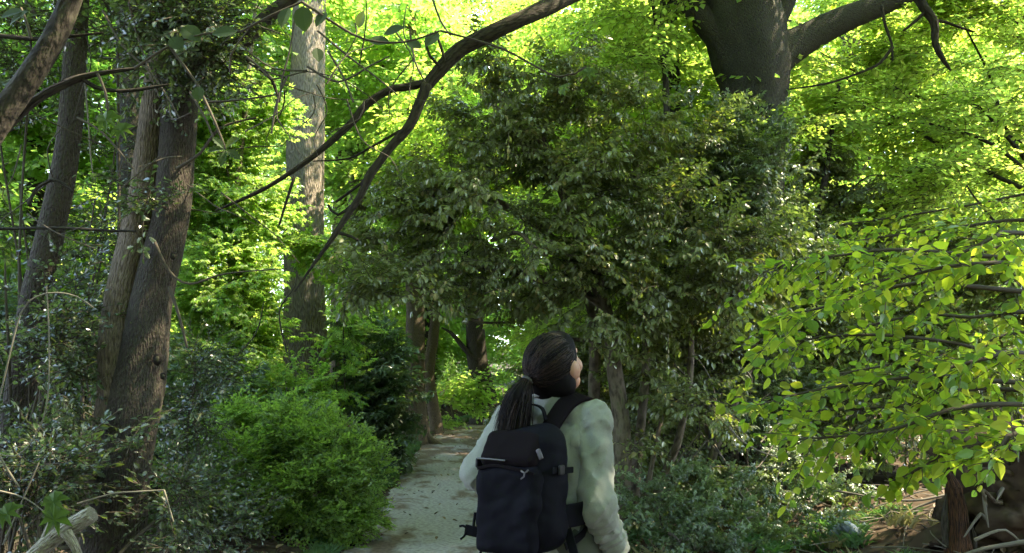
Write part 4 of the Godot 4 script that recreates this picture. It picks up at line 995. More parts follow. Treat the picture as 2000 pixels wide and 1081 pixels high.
func undergrowth() -> void:
	var tufts := [blades(80, 0.14, M.grass[0], 1), blades(80, 0.14, M.grass[1], 2), blades(50, 0.15, M.grass[2], 3)]
	rng.seed = 71
	var verge := func(x, z): return off_path(x, z) > 0.78 and off_path(x, z) < 1.25 + 0.3 * lump.get_noise_2d(x * 60, z * 60) and lump.get_noise_2d(x * 80, z * 50) > -0.1
	var right := func(x, z): return off_path(x, z) > 1.2 and x > 0.9 and x < 3.0 + (-z - 6.0) and lump.get_noise_2d(x * 70 + 50, z * 70) > -0.05
	for k in 3:
		var g := tag(Node3D.new(), ["fresh green grass along the path edges", "blue-green grass tufts at the path and under the shrubs", "dry straw-coloured grass among the green"][k], "grass", "", "stuff") as Node3D
		g.name = numbered("grass")
		add_child(g)
		many("blades", tufts[k], stood(spread([900, 1100, 160][k], Rect2(-3.5, -30, 6, 32), verge), 0.5, 1.0) + stood(spread([0, 70, 40][k], Rect2(0.8, -9.5, 2.6, 5), right), 0.7, 1.3), g, "stuff")
	rng.seed = 72
	var wild := func(x, z): return off_path(x, z) > 1.15 and lump.get_noise_2d(x * 40 + 20, z * 40) > -0.12
	var low := tag(Node3D.new(), "ivy and low leaves creeping over the woodland floor", "ground cover", "", "stuff") as Node3D
	low.name = numbered("ground_cover")
	add_child(low)
	many("leaves", S.ivy[1], stood(spread(900, Rect2(-9, -20, 18, 18), func(x, z): return wild.call(x, z) and (x < 2.0 or lump.get_noise_2d(x * 50, z * 50) > 0.1)), 0.6, 1.1, 0.5), low, "stuff")
	var dead := Buf.new()
	dead.add(blade([[0, 0], [0.3, 0.26], [0.6, 0.3], [0.85, 0.15], [1, 0]], 0.7, -0.35), Transform3D.IDENTITY)
	var fall := tag(Node3D.new(), "brown fallen leaves scattered over the ground", "leaf litter", "", "stuff") as Node3D
	fall.name = numbered("leaf_litter")
	add_child(fall)
	for k in 3:
		var places := stood(spread(2600, Rect2(-7, -16, 14, 15), func(x, z): return off_path(x, z) > 0.72 + 0.25 * lump.get_noise_2d(x * 90, z * 90)), 0.04, 0.085, 0.6)
		places += stood(spread(55, Rect2(-2.4, -24, 3, 22), func(x, z): return off_path(x, z) < 0.8), 0.03, 0.06, 0.3)
		for j in places.size(): places[j].origin.y += 0.012
		var b := Buf.new()
		b.v = dead.v
		b.i = dead.i
		many("leaves", b.to_mesh(M.litter[k]), places, fall, "stuff")
	var grit := tag(Node3D.new(), "loose small stones on the grit path", "gravel", "", "stuff") as Node3D
	grit.name = numbered("gravel")
	add_child(grit)
	for k in 3:
		many("pebbles", stone_mesh(M.pebbles[k], 0.5, 40 + k, 6, 5), stood(spread([2600, 2200, 700][k], Rect2(-2.6, -22, 3.4, 22), func(x, z): return off_path(x, z) < 0.85), 0.006, 0.020, 1.5), grit, "stuff")

func stone_mesh(mat: Material, r: float, seed_: int, cols := 14, rows := 10, rough := 0.35) -> ArrayMesh:
	var b := Buf.new()
	for j in rows + 1:
		for i in cols + 1:
			var a := TAU * (i % cols) / cols
			var u := PI * j / rows
			var d := Vector3(sin(u) * cos(a), cos(u), sin(u) * sin(a))
			b.v.append(d * r * (1.0 + rough * lump.get_noise_3d(d.x * 50 + seed_ * 77, d.y * 50, d.z * 50) + rough * 0.4 * lump.get_noise_3d(d.x * 180 + seed_ * 77, d.y * 180, d.z * 180)) * Vector3(1, 0.7, 0.85))
	for j in rows:
		for i in cols:
			var q := j * (cols + 1) + i
			b.i.append_array([q, q + 1, q + cols + 1, q + 1, q + cols + 2, q + cols + 1])
	smooth(b)
	b.uv.resize(b.v.size())
	return b.to_mesh(mat)

# ---------------------------------------------------------------- dead wood, stones, root plate
func fallen_wood() -> void:
	rng.seed = 81
	var p := along(3.3, [[-200, 1440, 3.2], [-40, 1200], [60, 1092], [118, 1042], [180, 1004]])
	var root := thing("broken_branch", "pale broken branch stub with a short fork in the lower left corner", "branch", p[0])
	limb("stem", root, M.dead_wood, p, [0.05, 0.045, 0.04, 0.037, 0.03], 0.02, 18, 0.28)
	limb("stub", root, M.dead_wood, along(3.3, [[82, 1072], [95, 1044], [104, 1018]]), [0.03, 0.026, 0.020], 0.02, 14, 0.30)
	limb("stub", root, M.dead_wood, along(3.25, [[128, 1040], [142, 1062], [160, 1100]]), [0.022, 0.018, 0.012], 0.03, 9, 0.12)
	var canes := [
		["pale cane arching over in front of the slender tree", 3.6, [[-20, 860], [12, 720], [40, 612], [70, 580], [110, 572], [150, 580], [182, 602]], 0.0045], ["short pale broken stick pointing down at the left edge", 3.3, [[-8, 880], [12, 915], [36, 952]], 0.006], ["thin looping stem hanging beside the slender tree", 3.7, [[90, 560], [95, 660], [92, 780], [70, 850], [30, 892], [-10, 884]], 0.004], ["thin bent cane crossing the bottom left", 3.4, [[-10, 958], [50, 975], [110, 1020], [150, 1040]], 0.004],
		["straight thin stick slanting up beside the broken branch", 3.4, [[5, 1065], [40, 985], [75, 905]], 0.004], ["grey stick lying across the twin-stemmed tree's foot", 4.3, [[150, 985], [220, 965], [255, 962], [320, 958]], 0.006], ["bent twig drooping from the stick at the tree's foot", 4.3, [[320, 958], [328, 985], [338, 1020]], 0.005], ["bare horizontal branch across the upper stems at the left", 4.4, [[-20, 448], [60, 446], [130, 446], [200, 450], [265, 452]], 0.010],
		["crooked bare bough in front of the slender tree", 4.6, [[55, 400], [70, 370], [100, 352], [125, 360], [140, 375]], 0.012], ["long thin twig hanging between the two left trunks", 4.6, [[165, 150], [172, 240], [176, 300], [182, 350]], 0.006]]
	for c in canes:
		var q := along(c[1], c[2])
		var t := thing("dead_cane", c[0], "cane", q[0], "dead canes at the left")
		var r := []
		for k in q.size(): r.append(c[3] * (1.0 - 0.4 * k / q.size()))
		limb("stem", t, M.pale_twig if c[3] < 0.0065 else M.dark_bark, q, r, 0.05, 6, 0.10)
	# bare twigs in the upper left and middle
	var bare := thing("bare_twigs", "fine bare twigs hanging across the upper left foliage", "twigs", at(560, 60, 4.2))
	for q in [[[505, 130], [530, 155], [550, 152], [600, 140], [650, 150]], [[545, 200], [552, 150], [565, 100], [575, 40]], [[620, 60], [680, 110], [740, 155], [775, 185]], [[640, 100], [670, 150], [690, 200]], [[560, 150], [540, 200], [530, 260]], [[480, 110], [520, 140], [560, 150]], [[600, 130], [660, 160], [720, 130], [760, 110]], [[400, 200], [470, 195], [540, 185]], [[845, 0], [860, 40], [880, 70]], [[800, 60], [810, 120], [830, 160]], [[250, 0], [265, 60], [285, 120], [310, 190]], [[200, 20], [240, 90], [300, 150], [350, 230]], [[370, 180], [400, 230], [420, 280]], [[150, 230], [200, 260], [260, 330]]]:
		limb("twig", bare, M.twig, along(4.2, q), [0.007, 0.006, 0.005, 0.004, 0.003].slice(0, q.size()), 0.06, 5, 0.1)
	for k in 46:
		var o := at(rnd(20, 480) if k < 30 else rnd(480, 900), rnd(-10, 420) if k < 30 else rnd(-10, 200), rnd(3.6, 5.2))
		var d := Vector3(rnd(-1, 1), rnd(-1, 0.5), rnd(-0.4, 0.4)).normalized() * rnd(0.25, 0.7)
		limb("twig", bare, M.twig, [o, o + d * 0.4 + rdir() * 0.05, o + d * 0.75 + rdir() * 0.06, o + d + rdir() * 0.08], [0.005, 0.004, 0.003, 0.0015], 0.06, 4, 0.1)
	for q in [[[560, 690, 9.5], [545, 610, 9.5], [575, 560, 9.5], [580, 530, 9.5]], [[420, 760, 9], [460, 700, 9], [500, 650, 9], [515, 590, 9]]]:
		limb("twig", bare, M.twig, along(9, q), [0.010, 0.009, 0.008, 0.006], 0.1, 5, 0.1)
	# right-hand bank
	var spot := func(px, py, depth): 
		var v := at(px, py, depth)
		return Vector3(v.x, height(v.x, v.z), v.z)
	var stone_data := [["blue-grey stone leaning left of its twin on the bank", 1637, 6.6, 0.07, 0.7], ["blue-grey stone leaning right of its twin on the bank", 1664, 6.5, 0.075, -0.6]]
	for s in stone_data:
		var o: Vector3 = at(s[1], 1036, s[2])
		var t := thing("stone", s[0], "stone", Vector3(o.x, height(o.x, o.z), o.z), "two stones on the bank")
		part("rock", stone_mesh(M.stone, s[3], int(s[1])), t, Transform3D(Basis(Vector3.BACK, s[4]) * Basis.from_scale(Vector3(1.3, 0.8, 0.9)), Vector3(0, maxf(0.03, o.y - height(o.x, o.z)), 0)))
	p = along(5.7, [[1872, 1120], [1868, 1060], [1866, 1000], [1860, 950], [1852, 922]])
	p.push_front(spot.call(1872, 1000, 5.7) - Vector3(0, 0.05, 0))
	root = thing("rotten_stump", "orange-brown rotten stump splinter standing by the dark root plate", "stump", p[0])
	limb("post", root, M.rotten, p, [0.12, 0.09, 0.075, 0.06, 0.045, 0.008], 0.02, 22, 0.5, 0.18)
	for q in [[[1850, 1070], [1846, 1010], [1850, 965]], [[1890, 1080], [1886, 1010], [1880, 960]], [[1900, 1100], [1902, 1050], [1896, 1020]]]:
		limb("splinter", root, M.dark_bark, along(5.68, q), [0.03, 0.022, 0.006], 0.03, 7, 0.25)
	var c := at(1990, 1040, 6.0)
	root = thing("root_plate", "dark upturned root plate of earth and roots at the lower right edge", "root plate", Vector3(c.x, height(c.x, c.z) - 0.1, c.z))
	part("earth", stone_mesh(M.soil, 0.5, 7, 70, 46, 1.3), root, Transform3D(Basis.from_scale(Vector3(1.1, 1.5, 0.7)), Vector3(0.1, 0.32, 0)))
	for k in 16:
		var a := rnd(-0.3, PI + 0.3)
		var o := root.position + Vector3(0.1 + cos(a) * 0.35, 0.35 + sin(a) * 0.4, 0.25)
		var d := Vector3(cos(a), sin(a) * 0.7, rnd(0.2, 0.9)).normalized()
		limb("root", root, M.brown_bark if k % 3 else M.grey_twig, [o - d * 0.1, o + d * 0.12 + rdir() * 0.05, o + d * 0.26 + rdir() * 0.08, o + d * 0.36 + Vector3(0, -0.14, 0) + rdir() * 0.1], [0.024, 0.018, 0.012, 0.004], 0.04, 7, 0.2)
	var sticks := thing("fallen_sticks", "litter of thin dead sticks on the bare bank at the lower right", "sticks", spot.call(1720, 1000, 6.6))
	for k in 60:
		var o: Vector3 = spot.call(rnd(1540, 1990), 1000, rnd(5.4, 8.6)) + Vector3(0, rnd(0.01, 0.07), 0)
		var a := rnd(0, TAU)
		var d := Vector3(cos(a), rnd(-0.08, 0.25), sin(a)) * rnd(0.12, 0.45)
		limb("stick", sticks, M.grey_twig if k % 3 else M.pale_twig, [o - d, o + rdir() * 0.03, o + d], [0.006, 0.005, 0.002], 0.08, 5, 0.1)
	for s in [["long grey fallen branch lying left of the rotten stump", [[1858, 965], [1790, 978], [1720, 974], [1650, 962], [1600, 955]], 6.9, 0.012], ["crooked fallen branch in front of the long grey one", [[1850, 972], [1795, 990], [1765, 1004], [1740, 1000], [1722, 1020]], 6.6, 0.010], ["thin fallen twig behind the rotten stump", [[1846, 955], [1800, 960], [1760, 975], [1710, 990]], 7.0, 0.008], ["bleached branch curving over the lower right corner", [[1905, 1056], [1935, 1042], [1965, 1036], [1990, 1056]], 5.2, 0.012], ["dark root lying along the bottom right edge", [[2010, 1058], [1960, 1066], [1910, 1076], [1840, 1100]], 5.1, 0.016], ["pale curved stick slanting through the ivy", [[1425, 834], [1445, 858], [1480, 880], [1525, 896]], 6.6, 0.010], ["thin level twig below the pale curved stick", [[1328, 906], [1400, 912], [1470, 912], [1530, 916]], 6.9, 0.006], ["leaning stick among the grass right of the walker", [[1440, 955], [1460, 985], [1480, 1020]], 6.4, 0.006]]:
		var q := along(s[2], s[1])
		var t := thing("fallen_branch", s[0], "branch", q[0], "fallen branches on the right bank")
		var r := []
		for k in q.size(): r.append(s[3] * (1.0 - 0.6 * k / q.size()))
		limb("stem", t, M.dead_wood if "pale" in s[0] or "bleached" in s[0] else M.grey_twig, q, r, 0.05, 7, 0.12)
# ---------------------------------------------------------------- the walker: distance fields meshed as surface nets
class Field:
	var o: Vector3
	var c: float
	var nx: int
	var ny: int
	var nz: int
	var s: PackedFloat32Array
	var k: float

	func _init(lo: Vector3, hi: Vector3, cell: float, blend: float) -> void:
		o = lo
		c = cell
		k = 1.0 / blend
		nx = int(ceil((hi.x - lo.x) / c)) + 1
		ny = int(ceil((hi.y - lo.y) / c)) + 1
		nz = int(ceil((hi.z - lo.z) / c)) + 1
		s.resize(nx * ny * nz)

	func bone(a: Vector3, b: Vector3, ra: float, rb: float, squash := Vector3.ONE) -> void:
		var m := maxf(ra, rb) + 5.0 / k
		var lo := (a.min(b) - Vector3(m, m, m) - o) / c
		var hi := (a.max(b) + Vector3(m, m, m) - o) / c
		var q := Vector3.ONE / squash
		var aa := a * q
		var ab := b * q - aa
		var inv := 1.0 / maxf(ab.length_squared(), 1e-9)
		for z in range(maxi(0, int(lo.z)), mini(nz, int(hi.z) + 2)):
			for y in range(maxi(0, int(lo.y)), mini(ny, int(hi.y) + 2)):
				var at_ := (z * ny + y) * nx
				for x in range(maxi(0, int(lo.x)), mini(nx, int(hi.x) + 2)):
					var p := (o + Vector3(x, y, z) * c) * q - aa
					var t := clampf(p.dot(ab) * inv, 0.0, 1.0)
					s[at_ + x] += exp(-k * ((p - ab * t).length() - lerpf(ra, rb, t)))

	func ball(a: Vector3, r: float, squash := Vector3.ONE) -> void:
		bone(a, a + Vector3(0, 0.0001, 0), r, r, squash)

	func mesh(into, wrinkle: Callable) -> void:
		var d := PackedFloat32Array()
		d.resize(s.size())
		var i := 0
		for z in nz:
			for y in ny:
				for x in nx:
					var e := s[i]
					var v := 1.0 if e < 1e-6 else -log(e) / k
					if absf(v) < 0.06: v += wrinkle.call(o + Vector3(x, y, z) * c)
					d[i] = v
					i += 1
		var id := PackedInt32Array()
		id.resize(s.size())
		id.fill(-1)
		var step := [1, nx, nx * ny]
		var first: int = into.v.size()
		for z in nz - 1:
			for y in ny - 1:
				for x in nx - 1:
					var b := (z * ny + y) * nx + x
					var mask := 0
					for j in 8:
						if d[b + (j & 1) + ((j >> 1) & 1) * nx + (j >> 2) * step[2]] < 0.0: mask |= 1 << j
					if mask == 0 or mask == 255: continue
					var sum := Vector3.ZERO
					var n := 0
					for j in 8:
						for e in 3:
							if j & (1 << e): continue
							var j2 := j | (1 << e)
							if ((mask >> j) & 1) == ((mask >> j2) & 1): continue
							var p1 := Vector3(j & 1, (j >> 1) & 1, j >> 2)
							var p2 := Vector3(j2 & 1, (j2 >> 1) & 1, j2 >> 2)
							var d1 := d[b + (j & 1) + ((j >> 1) & 1) * nx + (j >> 2) * step[2]]
							var d2 := d[b + (j2 & 1) + ((j2 >> 1) & 1) * nx + (j2 >> 2) * step[2]]
							sum += p1.lerp(p2, d1 / (d1 - d2))
							n += 1
					id[b] = into.v.size()
					into.v.append(o + (Vector3(x, y, z) + sum / n) * c)
		for z in range(1, nz - 1):
			for y in range(1, ny - 1):
				for x in range(1, nx - 1):
					var b := (z * ny + y) * nx + x
					for e in 3:
						var b2: int = b + step[e]
						if (d[b] < 0.0) == (d[b2] < 0.0): continue
						var u: int = step[(e + 1) % 3]
						var w: int = step[(e + 2) % 3]
						var q := [id[b], id[b - u], id[b - u - w], id[b - w]]
						if q.min() < first: continue
						if d[b] < 0.0: into.i.append_array([q[0], q[2], q[1], q[0], q[3], q[2]])
						else: into.i.append_array([q[0], q[1], q[2], q[0], q[2], q[3]])

const SHOULDER_L := Vector3(-0.163, 1.305, 0.0)
const SHOULDER_R := Vector3(0.168, 1.315, 0.0)
const ELBOW_L := Vector3(-0.278, 1.115, 0.06)
const ELBOW_R := Vector3(0.208, 1.03, 0.085)
const WRIST_L := Vector3(-0.185, 0.955, -0.13)
const WRIST_R := Vector3(0.212, 0.84, -0.07)
const HEAD := Vector3(0.012, 1.492, -0.005)

var body: Transform3D

func none(_p: Vector3) -> float:
	return 0.0

func hand(into: Buf, wrist: Vector3, palm_dir: Vector3, back: Vector3, side: float) -> void:
	var fwd := palm_dir.normalized()
	var across := fwd.cross(back).normalized() * side            # towards the thumb
	var nrm := back.normalized()
	var lo := wrist - Vector3(0.13, 0.2, 0.13)
	var f := Field.new(lo, wrist + Vector3(0.13, 0.1, 0.13), 0.0042, 0.004)
	for j in 4:
		var base := wrist + fwd * 0.085 + across * (0.027 - 0.018 * j)
		f.bone(wrist + fwd * 0.012 + across * (0.014 - 0.009 * j), base, 0.014, 0.011)
		var l: float = [0.030, 0.034, 0.031, 0.024][j]
		var p := base
		var d := fwd
		for q in 3:
			d = (d - nrm * [0.25, 0.4, 0.3][q]).normalized()
			var e: Vector3 = p + d * l * [1.25, 0.8, 0.62][q]
			f.bone(p, e, 0.0092 - q * 0.0008, 0.0086 - q * 0.0009)
			p = e
	var t0 := wrist + fwd * 0.025 + across * 0.02
	var t1 := t0 + (fwd * 0.6 + across * 0.7 - nrm * 0.25).normalized() * 0.038
	var t2 := t1 + (fwd * 0.9 + across * 0.25 - nrm * 0.2).normalized() * 0.030
	f.bone(t0, t1, 0.015, 0.0115)
	f.bone(t1, t2, 0.011, 0.0095)
	f.bone(t2, t2 + (fwd - nrm * 0.2).normalized() * 0.022, 0.0095, 0.0075)
	f.mesh(into, none)

func walker() -> void:
	M.skin = plain(lin(0.30, 0.165, 0.115), 0.5, 0.4)
	M.skin.subsurf_scatter_enabled = true
	M.skin.subsurf_scatter_strength = 0.15
	M.fleece = plain(lin(0.175, 0.184, 0.165), 0.95, 0.2)
	M.fleece.albedo_texture = grain(0.09, [lin(0.82, 0.82, 0.82), lin(0.95, 0.95, 0.95), lin(1, 1, 1)], 51, 256, 4)
	M.fleece.uv1_triplanar = true
	M.fleece.uv1_scale = Vector3(6, 6, 6)
	M.fleece.rim_enabled = true
	M.fleece.rim = 0.3
	M.trousers = plain(lin(0.055, 0.062, 0.05), 0.9, 0.2)
	M.shoe = plain(lin(0.03, 0.03, 0.032), 0.7)
	M.sole = plain(lin(0.3, 0.29, 0.27), 0.8)
	M.hair = [plain(lin(0.004, 0.0035, 0.004), 0.65, 0.15), plain(lin(0.007, 0.005, 0.0045), 0.55, 0.25), plain(lin(0.018, 0.010, 0.007), 0.55, 0.25)]
	var base := at(1077, 727, 2.97)
	body = Transform3D(Basis(Vector3.UP, deg_to_rad(-28.0)), Vector3(base.x, height(base.x, base.z) + 0.006, base.z))
	var root := thing("person", "person with dark ponytail in sage green sweatshirt looking up, back to the viewer", "person", body.origin)
	root.basis = body.basis

	# the body itself, one surface: trunk, limbs, neck, head and hands
	var b := Buf.new()
	var f := Field.new(Vector3(-0.42, 0.0, -0.26), Vector3(0.42, 1.52, 0.24), 0.014, 0.015)
	f.bone(Vector3(-0.06, 0.98, 0), Vector3(-0.05, 1.20, 0), 0.080, 0.080)
	f.bone(Vector3(0.06, 0.98, 0), Vector3(0.05, 1.20, 0), 0.080, 0.080)
	f.bone(SHOULDER_L + Vector3(0.03, -0.03, 0), SHOULDER_R + Vector3(-0.03, -0.03, 0), 0.040, 0.040)
	for sd in [-1.0, 1.0]:
		f.bone(Vector3(sd * 0.085, 0.92, 0), Vector3(sd * 0.095, 0.50, -0.01), 0.088, 0.055)
		f.bone(Vector3(sd * 0.095, 0.50, -0.01), Vector3(sd * 0.10, 0.09, 0.02), 0.053, 0.034)
		f.bone(Vector3(sd * 0.10, 0.05, 0.03), Vector3(sd * 0.115, 0.035, -0.14), 0.036, 0.026)
	for q in [[SHOULDER_L, ELBOW_L, WRIST_L], [SHOULDER_R, ELBOW_R, WRIST_R]]:
		f.bone(q[0] + Vector3(0, -0.02, 0), q[1], 0.034, 0.032)
		f.bone(q[1], q[2], 0.032, 0.025)
	f.bone(Vector3(0.005, 1.32, 0.01), HEAD + Vector3(0, -0.05, 0.01), 0.058, 0.052)
	f.mesh(b, none)
	hand(b, WRIST_R, Vector3(0.05, -1.0, -0.12), Vector3(0.9, 0.0, -0.2), 1.0)
	hand(b, WRIST_L, Vector3(0.55, -0.6, -0.35), Vector3(-0.5, 0.3, -0.8), -1.0)
	# head in its own axes: face forward -z, then turned right and tipped back
	var turn := Basis.from_scale(Vector3(1.13, 1.13, 1.13)) * Basis(Vector3.UP, deg_to_rad(-6.0)) * Basis(Vector3.RIGHT, deg_to_rad(27.0))
	var h := Buf.new()
	f = Field.new(Vector3(-0.12, -0.17, -0.16), Vector3(0.12, 0.15, 0.14), 0.0055, 0.008)
	f.ball(Vector3(0, 0.03, 0.012), 0.078, Vector3(0.92, 1.08, 1.16))
	f.ball(Vector3(0, 0.02, -0.045), 0.060, Vector3(0.95, 1.15, 0.8))
	f.bone(Vector3(-0.036, -0.050, -0.02), Vector3(0, -0.080, -0.074), 0.030, 0.020)
	f.bone(Vector3(0.036, -0.050, -0.02), Vector3(0, -0.080, -0.074), 0.030, 0.020)
	f.bone(Vector3(0, 0.012, -0.095), Vector3(0, -0.030, -0.118), 0.007, 0.011)
	f.bone(Vector3(-0.014, -0.032, -0.104), Vector3(0.014, -0.032, -0.104), 0.008, 0.008)
	f.bone(Vector3(-0.020, -0.057, -0.096), Vector3(0.020, -0.057, -0.096), 0.007, 0.007)
	f.bone(Vector3(-0.032, 0.026, -0.094), Vector3(0.032, 0.026, -0.094), 0.009, 0.009)
	for sd in [-1.0, 1.0]:
		f.ball(Vector3(sd * 0.040, -0.018, -0.066), 0.022)
		for j in 7:                                                   # ear rim and lobe
			var a0 := -0.6 + j * 0.55
			var a1 := a0 + 0.55
			f.bone(Vector3(sd * 0.076, -0.005 + sin(a0) * 0.024, 0.012 - cos(a0) * 0.012), Vector3(sd * 0.078, -0.005 + sin(a1) * 0.024, 0.012 - cos(a1) * 0.012), 0.0048, 0.0048)
		f.ball(Vector3(sd * 0.073, -0.006, 0.010), 0.010, Vector3(0.6, 1.6, 1.0))
	f.mesh(h, none)
	var k0 := b.v.size()
	b.v.append_array(Transform3D(turn, HEAD) * h.v)
	for j in h.i: b.i.append(j + k0)
	smooth(b)
	part("body", b.to_mesh(M.skin), root)
	for sd in [-1.0, 1.0]:
		var eye := SphereMesh.new()
		eye.radius = 0.0115
		eye.height = 0.023
		eye.radial_segments = 16
		eye.rings = 8
		eye.material = plain(lin(0.25, 0.22, 0.2), 0.3)
		part("eye", eye, root, Transform3D(turn, HEAD + turn * Vector3(sd * 0.030, 0.008, -0.080)))

	# sweatshirt
	b = Buf.new()
	f = Field.new(Vector3(-0.42, 0.74, -0.28), Vector3(0.42, 1.48, 0.26), 0.0095, 0.009)
	f.bone(Vector3(-0.068, 0.84, 0.0), Vector3(-0.072, 1.225, 0.0), 0.112, 0.100, Vector3(1, 1, 1.12))
	f.bone(Vector3(0.068, 0.84, 0.0), Vector3(0.072, 1.225, 0.0), 0.112, 0.100, Vector3(1, 1, 1.12))
	f.bone(SHOULDER_L + Vector3(0.02, -0.005, 0), Vector3(-0.05, 1.345, 0.01), 0.064, 0.060)
	f.bone(SHOULDER_R + Vector3(-0.02, -0.005, 0), Vector3(0.05, 1.35, 0.01), 0.064, 0.060)
	f.bone(Vector3(0.0, 1.33, 0.012), Vector3(0.004, 1.375, 0.006), 0.066, 0.062)
	var crease := FastNoiseLite.new()
	crease.seed = 5
	crease.frequency = 1.0
	crease.fractal_octaves = 2
	var fold := func(p: Vector3) -> float:
		var w := 0.009 * crease.get_noise_3d(p.x * 12.0 + p.y * 5.0, p.y * 8.0, p.z * 12.0) - 0.008 * pow(maxf(0.0, 1.0 - 5.0 * absf(crease.get_noise_3d(p.x * 7.0 - p.y * 5.0, p.y * 4.0, p.z * 7.0 + 9.0))), 2.0) + 0.003 * crease.get_noise_3d(p.x * 24.0, p.y * 30.0, p.z * 24.0)
		for q in [[SHOULDER_L, ELBOW_L, WRIST_L], [SHOULDER_R, ELBOW_R, WRIST_R]]:
			var near: float = exp(-p.distance_squared_to(q[1] + (q[2] - q[1]) * 0.55) / 0.012)
			if near > 0.02:
				var ax: Vector3 = (q[2] - q[1]).normalized()
				w += near * 0.0085 * sin((p - q[1]).dot(ax) * 175.0 + 5.0 * crease.get_noise_3d(p.x * 7.0, p.y * 7.0, p.z * 7.0) + p.x * 22.0)
			var pit: float = exp(-p.distance_squared_to(q[0] + Vector3(-0.05 * signf(q[0].x), -0.09, 0.05)) / 0.010)
			if pit > 0.02: w += pit * 0.010 * sin(p.x * 95.0 + p.y * 38.0)
		w += 0.005 * exp(-pow((p.y - 0.84) / 0.04, 2.0)) * sin(p.y * 170.0 + 3.0 * crease.get_noise_3d(p.x * 9.0, p.y * 5.0, p.z * 9.0))
		return w
	f.mesh(b, fold)
	smooth(b)
	var shirt := part("sweatshirt", b.to_mesh(M.fleece), root)
	for q in [[SHOULDER_L, ELBOW_L, WRIST_L], [SHOULDER_R, ELBOW_R, WRIST_R]]:
		b = Buf.new()
		var lo: Vector3 = q[0].min(q[1]).min(q[2]) - Vector3(0.09, 0.03, 0.09)
		f = Field.new(lo, q[0].max(q[1]).max(q[2]) + Vector3(0.09, 0.09, 0.09), 0.0085, 0.010)
		f.bone(q[0] + Vector3(-0.035 * signf(q[0].x), 0.004, 0), q[0], 0.058, 0.062)
		f.bone(q[0], q[1], 0.063, 0.057)
		f.bone(q[1], q[1].lerp(q[2], 0.85), 0.057, 0.051)
		f.bone(q[1].lerp(q[2], 0.85), q[2], 0.047, 0.040)
		f.mesh(b, fold)
		smooth(b)
		part("sleeve", b.to_mesh(M.fleece), shirt)
	# ribbed collar, cuffs and hem as sub-parts
	b = Buf.new()
	var ring := PackedVector3Array()
	var rr := PackedFloat32Array()
	for j in 33:
		var a := TAU * j / 32.0
		ring.append(Vector3(0.004 + cos(a) * 0.064, 1.392 + 0.014 * sin(a), 0.008 + sin(a) * 0.062))
		rr.append(0.011)
	tube(b, ring, rr, 8, 0.0, 0.0, 1.0, false)
	smooth(b)
	part("collar", b.to_mesh(M.fleece), shirt)
	for q in [[ELBOW_L, WRIST_L], [ELBOW_R, WRIST_R]]:
		b = Buf.new()
		var s := spline([q[0].lerp(q[1], 0.84), q[0].lerp(q[1], 1.04)], [0.046, 0.041], 0.012)
		tube(b, s[0], s[1], 20, 0.03)
		smooth(b)
		part("cuff", b.to_mesh(M.fleece), shirt)

	# trousers and shoes
	b = Buf.new()
	f = Field.new(Vector3(-0.24, 0.06, -0.17), Vector3(0.24, 1.0, 0.20), 0.014, 0.015)
	f.bone(Vector3(-0.07, 0.90, 0.01), Vector3(0.07, 0.90, 0.01), 0.115, 0.115)
	for sd in [-1.0, 1.0]:
		f.bone(Vector3(sd * 0.085, 0.90, 0), Vector3(sd * 0.095, 0.50, -0.01), 0.104, 0.074)
		f.bone(Vector3(sd * 0.095, 0.50, -0.01), Vector3(sd * 0.10, 0.14, 0.02), 0.074, 0.060)
	f.mesh(b, func(p: Vector3) -> float: return 0.004 * crease.get_noise_3d(p.x * 8.0, p.y * 16.0, p.z * 8.0))
	smooth(b)
	part("trousers", b.to_mesh(M.trousers), root)
	for sd in [-1.0, 1.0]:
		b = Buf.new()
		f = Field.new(Vector3(sd * 0.11 - 0.08, -0.01, -0.22), Vector3(sd * 0.11 + 0.08, 0.16, 0.11), 0.008, 0.012)
		f.bone(Vector3(sd * 0.10, 0.055, 0.045), Vector3(sd * 0.115, 0.045, -0.14), 0.044, 0.036)
		f.bone(Vector3(sd * 0.10, 0.10, 0.03), Vector3(sd * 0.10, 0.06, 0.02), 0.042, 0.042)
		f.mesh(b, func(p: Vector3) -> float: return 0.02 if p.y < 0.012 else 0.0)
		smooth(b)
		var shoe := part("shoe", b.to_mesh(M.shoe), root)
		var sole := BoxMesh.new()
		sole.size = Vector3(0.085, 0.018, 0.26)
		sole.material = M.sole
		part("sole", sole, shoe, Transform3D(Basis(Vector3.UP, 0.08 * -sd), Vector3(sd * 0.108, 0.010, -0.048)))
	hair(root, turn)

